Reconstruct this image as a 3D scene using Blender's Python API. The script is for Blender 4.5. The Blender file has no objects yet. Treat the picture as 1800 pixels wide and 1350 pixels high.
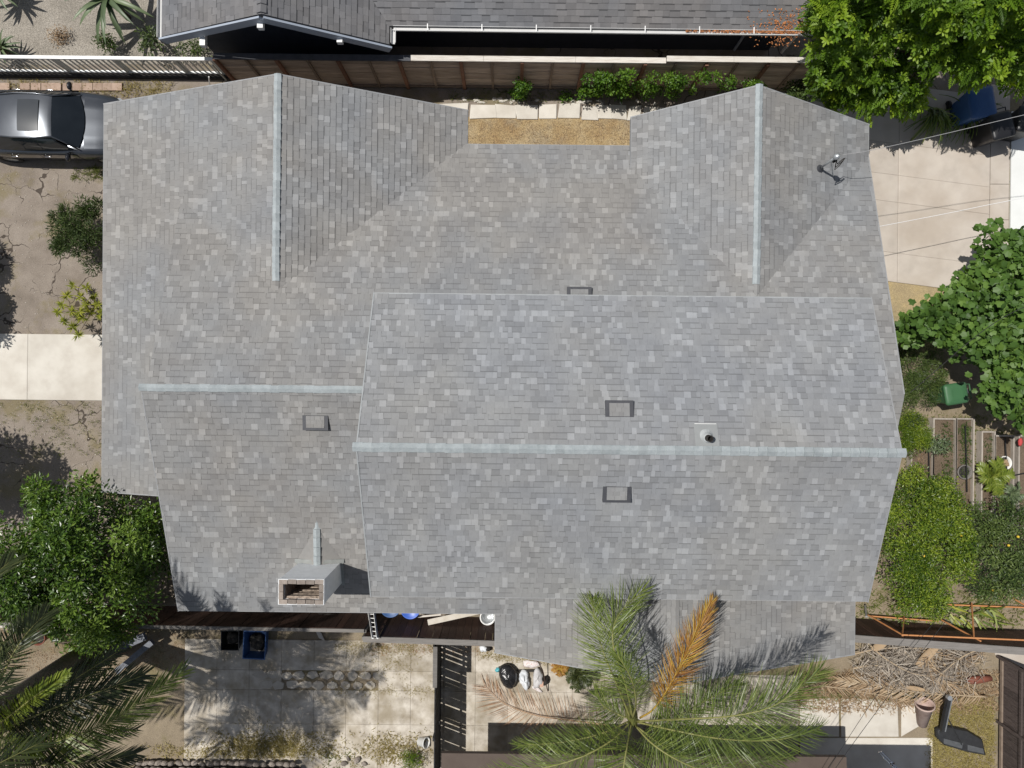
import bpy, math, random
import numpy as np
from mathutils import Vector, Matrix
from math import sin, cos, pi, radians as R, sqrt

random.seed(11); rng = np.random.default_rng(11)
sc = bpy.context.scene; C = sc.collection

# ------------------------------------------------------------------ camera, sky, sun, exposure
H = 21.0                      # drone height above the ground, metres
F = 1248.0                    # focal length in pixels of the 1800 px wide photograph
A = R(0.6)                    # the lot is turned by this much against the picture
cam = bpy.data.cameras.new('camera'); camo = bpy.data.objects.new('camera', cam); C.objects.link(camo)
cam.sensor_width = 36.0; cam.lens = 36.0 * F / 1800.0; cam.clip_start = 0.1; cam.clip_end = 1000
camo.location = (0, 0, H); camo.rotation_euler = (0, 0, A); sc.camera = camo

SUN = Vector((0.46, -0.17, -1.0)).normalized()
elev = math.asin(-SUN.z); azim = math.atan2(-SUN.x, -SUN.y)      # compass angle of the sun, from +Y towards +X
w = bpy.data.worlds.new('World'); sc.world = w; w.use_nodes = True
nt = w.node_tree; bg = nt.nodes['Background']
sky = nt.nodes.new('ShaderNodeTexSky'); sky.sky_type = 'NISHITA'; sky.sun_disc = False
sky.sun_elevation = elev; sky.sun_rotation = azim; sky.air_density = 1.0; sky.dust_density = 1.0; sky.ozone_density = 1.0
hz = nt.nodes.new('ShaderNodeHueSaturation'); hz.inputs['Saturation'].default_value = 0.6
nt.links.new(sky.outputs[0], hz.inputs['Color']); nt.links.new(hz.outputs[0], bg.inputs[0]); bg.inputs[1].default_value = 0.072
sl = bpy.data.lights.new('sun', 'SUN'); sl.energy = 4.4; sl.angle = R(0.5); sl.color = (1.0, 0.965, 0.915)
so = bpy.data.objects.new('sun', sl); C.objects.link(so); so.location = (-20, 8, 40)
so.rotation_euler = SUN.to_track_quat('-Z', 'Y').to_euler()
sc.view_settings.view_transform = 'Standard'; sc.view_settings.look = 'None'
sc.view_settings.exposure = 0.0; sc.view_settings.gamma = 1.0
sc.cycles.use_denoising = True
sc.cycles.max_bounces = 6; sc.cycles.transparent_max_bounces = 8

def P(px, py, z=0.0):
    """a point of the place, measured from its spot in the photograph and its height above the ground"""
    d = (H - z) / F; cx = (px - 900) * d; cy = (675 - py) * d
    return Vector((cx * cos(A) - cy * sin(A), cx * sin(A) + cy * cos(A), z))

def pix(x, y, z):
    k = F/(H-z); return 900+(x*cos(A)+y*sin(A))*k, 675-(-x*sin(A)+y*cos(A))*k

# ------------------------------------------------------------------ mesh helpers
class MB:
    def __init__(s): s.v = []; s.f = []; s.t = []
    def add(s, vs, fs, tone=0.5):
        o = len(s.v); s.v += [tuple(p) for p in vs]
        for f in fs: s.f.append(tuple(i + o for i in f)); s.t.append(tone)
        return s
    def box(s, x0, x1, y0, y1, z0, z1, tone=0.5):
        return s.add([(x0,y0,z0),(x1,y0,z0),(x1,y1,z0),(x0,y1,z0),(x0,y0,z1),(x1,y0,z1),(x1,y1,z1),(x0,y1,z1)],
              [(0,3,2,1),(4,5,6,7),(0,1,5,4),(1,2,6,5),(2,3,7,6),(3,0,4,7)], tone)
    def beam(s, a, b, wd, ht, tone=0.5, up=(0,0,1)):
        a = Vector(a); b = Vector(b); d = (b - a).normalized(); u = Vector(up)
        if abs(d.dot(u)) > 0.98: u = Vector((0,1,0))
        x = d.cross(u).normalized(); u = x.cross(d).normalized()
        vs = []
        for p in (a, b):
            for i, j in ((-1,-1),(1,-1),(1,1),(-1,1)): vs.append(p + x*(i*wd/2) + u*(j*ht/2))
        return s.add(vs, [(3,2,1,0),(4,5,6,7),(0,1,5,4),(1,2,6,5),(2,3,7,6),(3,0,4,7)], tone)
    def prism(s, poly, z0, z1, tone=0.5):
        n = len(poly)
        ar = sum(poly[i][0]*poly[(i+1)%n][1]-poly[(i+1)%n][0]*poly[i][1] for i in range(n))
        if ar < 0: poly = poly[::-1]
        f0 = z0 if callable(z0) else (lambda x, y: z0); f1 = z1 if callable(z1) else (lambda x, y: z1)
        vs = [(p[0], p[1], f0(p[0], p[1])) for p in poly] + [(p[0], p[1], f1(p[0], p[1])) for p in poly]
        fs = [tuple(range(n-1, -1, -1)), tuple(range(n, 2*n))] + [(i, (i+1)%n, n+(i+1)%n, n+i) for i in range(n)]
        return s.add(vs, fs, tone)
    def tube(s, pts, r, n=6, tone=0.5, cap=True):
        pts = [Vector(p) for p in pts]; m = len(pts); vs = []; fs = []
        rs = r if isinstance(r, (list, tuple)) else [r]*m
        ref = Vector((0.13, 0.31, 0.94))
        for i, p in enumerate(pts):
            d = (pts[min(i+1, m-1)] - pts[max(i-1, 0)]).normalized()
            if abs(d.dot(ref)) > 0.97: ref = Vector((0.9, 0.3, 0.1))
            x = d.cross(ref).normalized(); y = x.cross(d)
            for k in range(n):
                a = 2*pi*k/n; vs.append(p + (x*cos(a) + y*sin(a))*rs[i])
        for i in range(m-1):
            for k in range(n):
                k2 = (k+1) % n; fs.append((i*n+k, i*n+k2, (i+1)*n+k2, (i+1)*n+k))
        if cap: fs += [tuple(range(n-1, -1, -1)), tuple(range((m-1)*n, m*n))]
        return s.add(vs, fs, tone)
    def lathe(s, c, prof, n=20, tone=0.5, axis=None):
        """prof: (radius, height) pairs; axis: direction of the height"""
        ax = Vector(axis).normalized() if axis else Vector((0,0,1))
        x = ax.cross(Vector((0,1,0)) if abs(ax.y) < 0.9 else Vector((1,0,0))).normalized(); y = ax.cross(x)
        c = Vector(c); vs = []; fs = []
        for r, h in prof:
            for k in range(n):
                a = 2*pi*k/n; vs.append(c + ax*h + (x*cos(a) + y*sin(a))*max(r, 1e-4))
        for i in range(len(prof)-1):
            for k in range(n):
                k2 = (k+1) % n; fs.append((i*n+k, i*n+k2, (i+1)*n+k2, (i+1)*n+k))
        return s.add(vs, fs, tone)
    def blob(s, c, rad, nu=10, nv=7, jit=0.0, tone=0.5, rz=0.0, seed=None):
        """a lumpy closed stone- or bag-like body"""
        rr = random.Random(seed if seed is not None else random.random()); vs = []; fs = []
        ph = [rr.uniform(0, 6.28) for _ in range(6)]
        for j in range(nv+1):
            th = pi*j/nv
            for i in range(nu):
                fi = 2*pi*i/nu
                k = 1 + jit*(0.5*sin(2*fi+ph[0]+th) + 0.35*sin(3*fi+ph[1]-2*th) + 0.3*sin(4*th+ph[2]) + 0.25*sin(5*fi+ph[3]+3*th) + rr.uniform(-.3,.3))
                x = rad[0]*sin(th)*cos(fi)*k; y = rad[1]*sin(th)*sin(fi)*k; z = rad[2]*cos(th)*k
                vs.append((c[0]+x*cos(rz)-y*sin(rz), c[1]+x*sin(rz)+y*cos(rz), c[2]+z))
        for j in range(nv):
            for i in range(nu):
                i2 = (i+1) % nu
                fs.append((j*nu+i, (j+1)*nu+i, (j+1)*nu+i2, j*nu+i2))
        return s.add(vs, fs, tone)
    def grid(s, rows, tone=0.5, close=False):
        """rows: list of equally long point lists"""
        n = len(rows[0]); vs = [p for r in rows for p in r]; fs = []
        for i in range(len(rows)-1):
            for k in range(n if close else n-1):
                k2 = (k+1) % n; fs.append((i*n+k, i*n+k2, (i+1)*n+k2, (i+1)*n+k))
        return s.add(vs, fs, tone)
    def mesh(s, name, mat, off=(0,0,0), smooth=False):
        me = bpy.data.meshes.new(name)
        ox, oy, oz = off
        me.from_pydata([(x-ox, y-oy, z-oz) for x, y, z in s.v], [], s.f)
        at = me.attributes.new('tone', 'FLOAT', 'FACE'); at.data.foreach_set('value', s.t)
        if smooth: me.polygons.foreach_set('use_smooth', [True]*len(me.polygons))
        if mat: me.materials.append(mat)
        me.update(); return me
    def build(s, name, mat, parent=None, smooth=False, local=False):
        if parent is not None: off = (0,0,0) if local else wl(parent)
        else:
            v = np.array(s.v); off = ((v[:,0].min()+v[:,0].max())/2, (v[:,1].min()+v[:,1].max())/2, v[:,2].min())
        o = bpy.data.objects.new(name, s.mesh(name, mat, off, smooth)); C.objects.link(o)
        if parent is not None: o.parent = parent
        else: o.location = off
        return o
def wl(o):
    v = Vector((0,0,0))
    while o is not None: v += Vector(o.location); o = o.parent
    return tuple(v)
def tag(o, label=None, cat=None, group=None, kind=None):
    if label: o['label'] = label
    if cat: o['category'] = cat
    if group: o['group'] = group
    if kind: o['kind'] = kind
    return o
def thing(name, label, cat, loc=(0,0,0), group=None, rz=0.0):
    o = bpy.data.objects.new(name, None); C.objects.link(o); o.location = tuple(loc); o.rotation_euler = (0,0,rz)
    o.empty_display_size = 0.2
    return tag(o, label, cat, group)
def struct(name, mb, mat, parent=None):
    o = mb.build(name, mat, parent)
    if parent is None: o['kind'] = 'structure'
    return o
def piece(name, me, parent, m):
    """one piece of many alike ones that share mesh data; m: matrix in world axes"""
    o = bpy.data.objects.new(name, me); C.objects.link(o); o.parent = parent
    m = m.copy(); m.translation = m.translation - Vector(wl(parent)); o.matrix_local = m
    return o
def loc_m(x, y, z, rz=0.0, s=(1,1,1), rx=0.0, ry=0.0):
    return Matrix.Translation((x,y,z)) @ Matrix.Rotation(rz,4,'Z') @ Matrix.Rotation(ry,4,'Y') @ Matrix.Rotation(rx,4,'X') @ Matrix.Diagonal((*s,1))
def np_mesh(name, verts, faces, tone, mat, parent=None, smooth=False):
    off = np.array(wl(parent)) if parent is not None else np.array([verts[:,0].mean(), verts[:,1].mean(), verts[:,2].min()])
    me = bpy.data.meshes.new(name); me.from_pydata((verts-off).tolist(), [], faces.tolist())
    at = me.attributes.new('tone', 'FLOAT', 'FACE'); at.data.foreach_set('value', np.asarray(tone, dtype=np.float32))
    if smooth: me.polygons.foreach_set('use_smooth', [True]*len(me.polygons))
    me.materials.append(mat); me.update()
    o = bpy.data.objects.new(name, me); C.objects.link(o)
    if parent is not None: o.parent = parent
    else: o.location = off
    return o
def norm(a): return a / np.maximum(np.linalg.norm(a, axis=-1, keepdims=True), 1e-9)
def scatter(tv, tf, pos, axis, nrm, scale, tone, tonejit=0.0):
    """copies of a small leaf template, as vertex, face and tone arrays"""
    tv = np.asarray(tv, float); tf = np.asarray(tf, int); N = len(pos)
    x = norm(axis); z = nrm - (nrm*x).sum(1, keepdims=True)*x; z = norm(z); y = np.cross(z, x)
    B = np.stack([x, y, z], axis=1)                                   # N,3,3
    sc_ = scale.reshape(N, 1, -1) if scale.ndim > 1 else scale.reshape(N, 1, 1)
    V = np.einsum('nvk,nkc->nvc', tv[None]*sc_, B) + pos[:, None, :]
    Fa = tf[None] + (np.arange(N)*len(tv))[:, None, None]
    T = np.repeat(tone, len(tf))
    if tonejit: T = T + rng.uniform(-tonejit, tonejit, len(T))
    return V.reshape(-1, 3), Fa.reshape(-1, tf.shape[1]), np.clip(T, 0, 1)

# ------------------------------------------------------------------ materials
def new_mat(name):
    m = bpy.data.materials.new(name); m.use_nodes = True
    return m, m.node_tree, m.node_tree.nodes, m.node_tree.links
def ramp(nd, stops, inter='LINEAR'):
    r = nd.new('ShaderNodeValToRGB'); r.color_ramp.interpolation = inter
    e = r.color_ramp.elements
    while len(e) < len(stops): e.new(0.5)
    for k, (p, c) in enumerate(stops): e[k].position = p; e[k].color = (c[0], c[1], c[2], 1)
    return r
def mth(nd, lk, op, a, b=None):
    n = nd.new('ShaderNodeMath'); n.operation = op
    for k, q in enumerate((a, b)):
        if q is None: continue
        if isinstance(q, (int, float)): n.inputs[k].default_value = q
        else: lk.new(q, n.inputs[k])
    return n.outputs[0]
def mixc(nd, lk, fac, a, b, mode='MIX'):
    n = nd.new('ShaderNodeMix'); n.data_type = 'RGBA'; n.blend_type = mode
    for s_, q in ((n.inputs[0], fac), (n.inputs[6], a), (n.inputs[7], b)):
        if isinstance(q, (int, float)): s_.default_value = q
        elif isinstance(q, (tuple, list)): s_.default_value = (q[0], q[1], q[2], 1)
        else: lk.new(q, s_)
    return n.outputs[2]
def noise(nd, lk, vec, scale, detail=4, rough=0.6):
    n = nd.new('ShaderNodeTexNoise'); n.inputs['Scale'].default_value = scale
    n.inputs['Detail'].default_value = detail; n.inputs['Roughness'].default_value = rough
    if vec is not None: lk.new(vec, n.inputs['Vector'])
    return n.outputs['Fac']
def posvec(nd, lk, stretch=None, obj=False):
    if obj: v = nd.new('ShaderNodeTexCoord').outputs['Object']
    else: v = nd.new('ShaderNodeNewGeometry').outputs['Position']
    if stretch:
        mp = nd.new('ShaderNodeMapping'); mp.inputs['Scale'].default_value = stretch; lk.new(v, mp.inputs['Vector']); v = mp.outputs[0]
    return v
def M(name, cols, scale=6.0, rough=0.85, bump=0.25, bscale=60.0, objrand=0.0, tone=0.0, metallic=0.0, stretch=None, obj=False,
      spec=0.4, big=None, fine=0.0, detail=5, coat=0.0):
    """noise-mixed surface; tone / objrand: how far single pieces differ in lightness; big: (colour, scale, amount) large stains"""
    m, t, nd, lk = new_mat(name); b = nd['Principled BSDF']; v = posvec(nd, lk, stretch, obj)
    f = noise(nd, lk, v, scale, detail)
    n = len(cols); st = [(0.3 + 0.4*k/(n-1) if n > 1 else 0.5, c) for k, c in enumerate(cols)]
    r = ramp(nd, st); lk.new(f, r.inputs[0]); col = r.outputs[0]
    if big:
        g = noise(nd, lk, v, big[1], 3); rr = ramp(nd, [(0.42,(0,0,0)),(0.66,(1,1,1))]); lk.new(g, rr.inputs[0])
        col = mixc(nd, lk, mth(nd, lk, 'MULTIPLY', rr.outputs[0], big[2]), col, big[0])
    val = None
    if tone:
        at = nd.new('ShaderNodeAttribute'); at.attribute_name = 'tone'
        val = mth(nd, lk, 'ADD', mth(nd, lk, 'MULTIPLY', at.outputs['Fac'], 2*tone), 1-tone)
    if objrand:
        oi = nd.new('ShaderNodeObjectInfo')
        q = mth(nd, lk, 'ADD', mth(nd, lk, 'MULTIPLY', oi.outputs['Random'], 2*objrand), 1-objrand)
        val = q if val is None else mth(nd, lk, 'MULTIPLY', val, q)
    if fine:
        g = noise(nd, lk, v, bscale*1.7, 2)
        q = mth(nd, lk, 'ADD', mth(nd, lk, 'MULTIPLY', g, 2*fine), 1-fine)
        val = q if val is None else mth(nd, lk, 'MULTIPLY', val, q)
    if val is not None:
        hs = nd.new('ShaderNodeHueSaturation'); lk.new(col, hs.inputs['Color']); lk.new(val, hs.inputs['Value']); col = hs.outputs[0]
    lk.new(col, b.inputs['Base Color'])
    b.inputs['Roughness'].default_value = rough; b.inputs['Metallic'].default_value = metallic
    b.inputs['Specular IOR Level'].default_value = spec
    if coat: b.inputs['Coat Weight'].default_value = coat; b.inputs['Coat Roughness'].default_value = 0.05
    if bump:
        bn = nd.new('ShaderNodeBump'); bn.inputs['Strength'].default_value = bump; bn.inputs['Distance'].default_value = 0.02
        lk.new(noise(nd, lk, v, bscale, 3), bn.inputs['Height']); lk.new(bn.outputs[0], b.inputs['Normal'])
    return m
def leafmat(name, dark, mid, light, trans=0.3, rough=0.45, spec=0.4):
    m, t, nd, lk = new_mat(name); b = nd['Principled BSDF']; out = nd['Material Output']
    at = nd.new('ShaderNodeAttribute'); at.attribute_name = 'tone'
    r = ramp(nd, [(0.0, dark), (0.5, mid), (1.0, light)]); lk.new(at.outputs['Fac'], r.inputs[0])
    lk.new(r.outputs[0], b.inputs['Base Color']); b.inputs['Roughness'].default_value = rough
    b.inputs['Specular IOR Level'].default_value = spec
    tr = nd.new('ShaderNodeBsdfTranslucent')
    hs = nd.new('ShaderNodeHueSaturation'); hs.inputs['Value'].default_value = 1.25; hs.inputs['Saturation'].default_value = 1.1
    lk.new(r.outputs[0], hs.inputs['Color']); lk.new(hs.outputs[0], tr.inputs[0])
    mx = nd.new('ShaderNodeMixShader'); mx.inputs[0].default_value = trans
    lk.new(b.outputs[0], mx.inputs[1]); lk.new(tr.outputs[0], mx.inputs[2]); lk.new(mx.outputs[0], out.inputs[0])
    return m
def shinglemat(name, dark, mid, light, warm, cool, band=0.35):
    m, t, nd, lk = new_mat(name); b = nd['Principled BSDF']; v = posvec(nd, lk)
    at = nd.new('ShaderNodeAttribute'); at.attribute_name = 'tone'
    r = ramp(nd, [(0.0, dark), (0.5, mid), (1.0, light)]); lk.new(at.outputs['Fac'], r.inputs[0])
    g = noise(nd, lk, v, 0.33, 3); rr = ramp(nd, [(0.36, cool), (0.62, warm)]); lk.new(g, rr.inputs[0])
    col = mixc(nd, lk, 1.0, r.outputs[0], rr.outputs[0], 'MULTIPLY')
    col = mixc(nd, lk, 1.0, col, ramp_out(nd, lk, noise(nd, lk, v, 0.9, 5, 0.65), [(0.3,(0.89,0.89,0.90)),(0.7,(1.08,1.075,1.06))]), 'MULTIPLY')
    gr = noise(nd, lk, v, 120, 2); gr2 = noise(nd, lk, v, 9, 4)
    q = mth(nd, lk, 'ADD', mth(nd, lk, 'ADD', mth(nd, lk, 'MULTIPLY', gr, 0.32), mth(nd, lk, 'MULTIPLY', gr2, 0.22)), 0.73)
    hs = nd.new('ShaderNodeHueSaturation'); lk.new(col, hs.inputs['Color']); lk.new(q, hs.inputs['Value'])
    lk.new(hs.outputs[0], b.inputs['Base Color']); b.inputs['Roughness'].default_value = 0.92; b.inputs['Specular IOR Level'].default_value = 0.25
    bn = nd.new('ShaderNodeBump'); bn.inputs['Strength'].default_value = 0.35; bn.inputs['Distance'].default_value = 0.004
    lk.new(noise(nd, lk, v, 140, 2), bn.inputs['Height']); lk.new(bn.outputs[0], b.inputs['Normal'])
    return m
def soilmat(name, cols, crack, cscale=1.6, grass=None, pebble=0.25):
    m, t, nd, lk = new_mat(name); b = nd['Principled BSDF']; v = posvec(nd, lk)
    f = noise(nd, lk, v, 1.1, 8, 0.65); r = ramp(nd, [(0.3+0.4*k/(len(cols)-1), c) for k, c in enumerate(cols)]); lk.new(f, r.inputs[0]); col = r.outputs[0]
    if grass:
        g = noise(nd, lk, v, 0.8, 6, 0.7); rr = ramp(nd, [(0.5,(0,0,0)),(0.62,(1,1,1))]); lk.new(g, rr.inputs[0])
        col = mixc(nd, lk, mth(nd, lk, 'MULTIPLY', rr.outputs[0], 0.55), col, grass)
    pg = noise(nd, lk, v, 45, 3, 0.7); col = mixc(nd, lk, 1.0, col, ramp_out(nd, lk, pg, [(0.25,(1-pebble*1.6,)*3),(0.7,(1+pebble*0.6,)*3)]), 'MULTIPLY')
    hgt = pg
    if crack:
        wv = nd.new('ShaderNodeVectorMath'); wv.operation = 'ADD'; nn = nd.new('ShaderNodeTexNoise'); nn.inputs['Scale'].default_value = 2.3; lk.new(v, nn.inputs['Vector'])
        sm = nd.new('ShaderNodeVectorMath'); sm.operation = 'SCALE'; sm.inputs['Scale'].default_value = 0.55; lk.new(nn.outputs['Color'], sm.inputs[0])
        lk.new(v, wv.inputs[0]); lk.new(sm.outputs[0], wv.inputs[1])
        vo = nd.new('ShaderNodeTexVoronoi'); vo.feature = 'DISTANCE_TO_EDGE'; vo.inputs['Scale'].default_value = cscale; lk.new(wv.outputs[0], vo.inputs['Vector'])
        mask = noise(nd, lk, v, 0.55, 3); 
        wdt = mth(nd, lk, 'MULTIPLY', mth(nd, lk, 'MAXIMUM', mth(nd, lk, 'SUBTRACT', mask, 0.47), 0.0), 0.14)
        ck = mth(nd, lk, 'LESS_THAN', vo.outputs[0], wdt)
        col = mixc(nd, lk, mth(nd, lk, 'MULTIPLY', ck, 0.8), col, (0.035, 0.026, 0.02))
        hgt = mth(nd, lk, 'SUBTRACT', pg, mth(nd, lk, 'MULTIPLY', ck, 2.0))
    lk.new(col, b.inputs['Base Color']); b.inputs['Roughness'].default_value = 0.95; b.inputs['Specular IOR Level'].default_value = 0.2
    bn = nd.new('ShaderNodeBump'); bn.inputs['Strength'].default_value = 0.6; bn.inputs['Distance'].default_value = 0.02
    lk.new(hgt, bn.inputs['Height']); lk.new(bn.outputs[0], b.inputs['Normal'])
    return m
def ramp_out(nd, lk, f, stops):
    r = ramp(nd, stops); lk.new(f, r.inputs[0]); return r.outputs[0]
def paint(name, c, rough=0.4, metallic=0.0, spec=0.5, coat=0.0, objrand=0.0):
    return M(name, [tuple(x*0.94 for x in c), tuple(min(1, x*1.05) for x in c)], 3.0, rough, 0.05, 40, objrand=objrand, metallic=metallic, spec=spec, coat=coat, fine=0.04)

m_soil = soilmat('cracked_soil', [(0.195,0.163,0.132),(0.27,0.229,0.19),(0.33,0.284,0.238)], True, 1.0, (0.2,0.165,0.07))
m_soil_e = soilmat('planting_soil', [(0.20,0.16,0.115),(0.27,0.22,0.155),(0.33,0.27,0.19)], False, 1.6, (0.16,0.14,0.05))
m_sand = soilmat('pale_gravel', [(0.27,0.245,0.205),(0.36,0.325,0.275),(0.42,0.385,0.33)], False, 2, None, 0.55)
m_drysoil = soilmat('dry_straw_soil', [(0.34,0.225,0.11),(0.42,0.31,0.165),(0.47,0.375,0.235)], False, 2.4, (0.33,0.285,0.21), 0.5)
m_yellow = soilmat('yellowed_ground', [(0.33,0.26,0.16),(0.42,0.33,0.19),(0.47,0.36,0.17)], False, 2.2, (0.25,0.22,0.12), 0.3)
m_conc = M('pale_concrete', [(0.53,0.49,0.43),(0.60,0.565,0.50),(0.64,0.605,0.54)], 2.4, 0.9, 0.2, 70, tone=0.10, objrand=0.07, big=((0.44,0.40,0.34),0.9,0.5), fine=0.06)
m_drive = M('tan_concrete', [(0.41,0.365,0.315),(0.465,0.415,0.36),(0.50,0.45,0.39)], 1.8, 0.88, 0.15, 60, objrand=0.06, big=((0.36,0.30,0.24),0.7,0.55), fine=0.05)
m_patio = M('worn_patio_concrete', [(0.30,0.262,0.21),(0.48,0.435,0.368),(0.60,0.555,0.48)], 3.4, 0.92, 0.35, 50, objrand=0.10, big=((0.27,0.225,0.155),1.5,0.75), fine=0.16, detail=8)
m_flag = M('flagstone', [(0.36,0.32,0.27),(0.48,0.44,0.37)], 4, 0.9, 0.3, 40, objrand=0.14, fine=0.1)
m_white = M('white_pavement_paint', [(0.65,0.66,0.64),(0.71,0.72,0.70)], 1.5, 0.8, 0.08, 50, fine=0.03)
m_shingle = shinglemat('grey_laminate_shingle', (0.165,0.165,0.165), (0.229,0.230,0.230), (0.290,0.292,0.292), (1.035,1.0,0.955), (0.975,1.0,1.03))
m_shingle_up = shinglemat('cool_grey_laminate_shingle', (0.170,0.171,0.172), (0.247,0.248,0.250), (0.310,0.312,0.315), (1.0,1.0,0.985), (0.965,1.0,1.045))
m_cap = M('pale_ridge_shingle', [(0.27,0.302,0.312),(0.32,0.352,0.362),(0.36,0.392,0.40)], 7, 0.9, 0.3, 120, objrand=0.10, tone=0.1, fine=0.1)
m_shingle_n = shinglemat('slate_grey_shingle', (0.07,0.071,0.074), (0.152,0.153,0.157), (0.195,0.196,0.20), (1.05,1.0,0.96), (0.98,1.0,1.04))
m_deck = M('roof_edge_board', [(0.24,0.245,0.25),(0.29,0.295,0.30)], 5, 0.7, 0.1, 40, stretch=(1,1,1))
m_stucco = M('pale_stucco', [(0.55,0.53,0.49),(0.62,0.60,0.56)], 12, 0.9, 0.5, 90)
m_navy = M('navy_wall_paint', [(0.020,0.026,0.038),(0.028,0.034,0.05)], 5, 0.75, 0.2, 40)
m_fascia = paint('blue_grey_fascia', (0.30,0.34,0.40), 0.6)
m_whitep = paint('white_paint', (0.78,0.78,0.76), 0.5)
m_trim = paint('trim_white', (0.7,0.7,0.68), 0.5)
m_glass = M('window_glass', [(0.02,0.025,0.03),(0.03,0.035,0.04)], 2, 0.08, 0, 10, spec=0.6)
m_darkmetal = M('dark_vent_metal', [(0.05,0.052,0.06),(0.068,0.07,0.078)], 8, 0.55, 0.05, 50, metallic=0.2)
m_galv = M('galvanised_metal', [(0.45,0.47,0.48),(0.58,0.6,0.61)], 10, 0.4, 0.05, 50, metallic=0.7)
m_brick = M('brown_brick', [(0.21,0.175,0.15),(0.29,0.25,0.215)], 14, 0.9, 0.4, 70, objrand=0.25, fine=0.1)
m_soot = M('soot', [(0.015,0.014,0.013),(0.05,0.045,0.04)], 9, 0.95, 0.4, 30)
m_flue = M('flaking_flue_lining', [(0.05,0.04,0.035),(0.36,0.29,0.23),(0.46,0.38,0.31)], 11, 0.95, 0.6, 30, stretch=(1,1,3.5))
m_chim = M('white_chimney_render', [(0.72,0.74,0.75),(0.82,0.84,0.85)], 7, 0.85, 0.4, 60)
m_board = M('weathered_fence_board', [(0.26,0.205,0.168),(0.44,0.36,0.30),(0.56,0.475,0.405)], 4, 0.9, 0.4, 30, stretch=(0.6,6,9), objrand=0.22)
m_postr = M('red_brown_post', [(0.17,0.085,0.055),(0.25,0.13,0.085)], 8, 0.85, 0.3, 40, objrand=0.15)
m_postg = M('grey_brown_post', [(0.2,0.15,0.115),(0.28,0.22,0.17)], 8, 0.9, 0.3, 40, objrand=0.15)
m_capw = M('peeling_white_cap_board', [(0.46,0.41,0.35),(0.62,0.58,0.52),(0.68,0.65,0.6)], 6, 0.85, 0.3, 40, stretch=(0.5,8,8), objrand=0.06)
m_capd = M('dark_stained_cap_board', [(0.055,0.058,0.066),(0.085,0.088,0.098)], 6, 0.8, 0.2, 40, objrand=0.1)
m_capg = M('grey_cap_board', [(0.15,0.14,0.128),(0.215,0.20,0.185)], 5, 0.85, 0.3, 50, stretch=(0.6,7,7), objrand=0.12)
m_choc = M('dark_brown_stain', [(0.045,0.023,0.016),(0.075,0.040,0.028)], 7, 0.75, 0.25, 40, stretch=(8,8,0.7), objrand=0.3)
m_black = M('black_stain', [(0.014,0.014,0.015),(0.025,0.025,0.026)], 7, 0.7, 0.2, 40, stretch=(8,0.7,8), objrand=0.2)
m_walnut = M('weathered_walnut_board', [(0.05,0.036,0.032),(0.085,0.066,0.06),(0.13,0.105,0.095)], 6, 0.85, 0.35, 40, stretch=(8,8,0.8), objrand=0.25)
m_bark = M('bark', [(0.08,0.06,0.045),(0.16,0.125,0.095)], 14, 0.95, 0.6, 30)
m_palmtrunk = M('palm_trunk', [(0.13,0.105,0.085),(0.22,0.185,0.15)], 8, 0.95, 0.6, 25, stretch=(1,1,5))
# ------------------------------------------------------------------ the ground
struct('ground', MB().box(-220, 220, -220, 220, -0.6, 0.0), m_soil)
def sheet(name, pts, z, mat, t=0.05):
    return struct(name, MB().prism([(p[0], p[1]) for p in pts], z-t, z), mat)
def pp(*a): return [P(x, y) for x, y in a]
sheet('gravel_yard', pp((-260,-260),(470,-260),(470,20),(395,112),(-260,116)), 0.006, m_sand)
sheet('garden_soil', pp((1560,470),(1700,560),(2150,560),(2150,1140),(1500,1110),(1500,560)), 0.006, m_soil_e)
sheet('straw_soil', pp((760,206),(1200,206),(1200,300),(760,300)), 0.006, m_drysoil)
sheet('dry_ground', pp((1520,462),(1562,472),(1660,500),(1760,520),(1700,600),(1540,640)), 0.010, m_yellow)
sheet('yard_soil', pp((-260,1095),(2200,1125),(2200,1900),(-260,1900)), 0.004, m_soil_e)

def paving(name, mat, t=0.06):
    o = bpy.data.objects.new(name, None); C.objects.link(o); o['kind'] = 'structure'; return o
def slab(parent, pts, z, mat, name='slab', t=0.06, inset=0.012):
    c = Vector((sum(p[0] for p in pts)/len(pts), sum(p[1] for p in pts)/len(pts)))
    q = []
    for p in pts:
        d = Vector((p[0], p[1])) - c; q.append(c + d*(1 - inset/max(d.length, 0.05)))
    m = MB(); n = len(q)
    r = [c + (p-c)*(1 - 0.02/max((p-c).length, .05)) for p in q]
    ar = sum(q[i][0]*q[(i+1)%n][1]-q[(i+1)%n][0]*q[i][1] for i in range(n))
    if ar < 0: q = q[::-1]; r = r[::-1]
    vs = [(p[0],p[1],z-t) for p in q] + [(p[0],p[1],z-0.008) for p in q] + [(p[0],p[1],z) for p in r]
    fs = [(i,(i+1)%n,n+(i+1)%n,n+i) for i in range(n)] + [(n+i,n+(i+1)%n,2*n+(i+1)%n,2*n+i) for i in range(n)] + [tuple(range(2*n,3*n))]
    m.add(vs, fs); return m.build(name, mat, parent)

# concrete front walk, west
o = paving('front_walk', m_conc)
wx = [-17.2, -14.3, -11.4, -8.9]
for a, b in zip(wx[:-1], wx[1:]):
    slab(o, [(a, 1.33), (b, 1.33), (b, -0.62), (a, -0.62)], 0.05, m_conc, inset=0.004)
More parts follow.
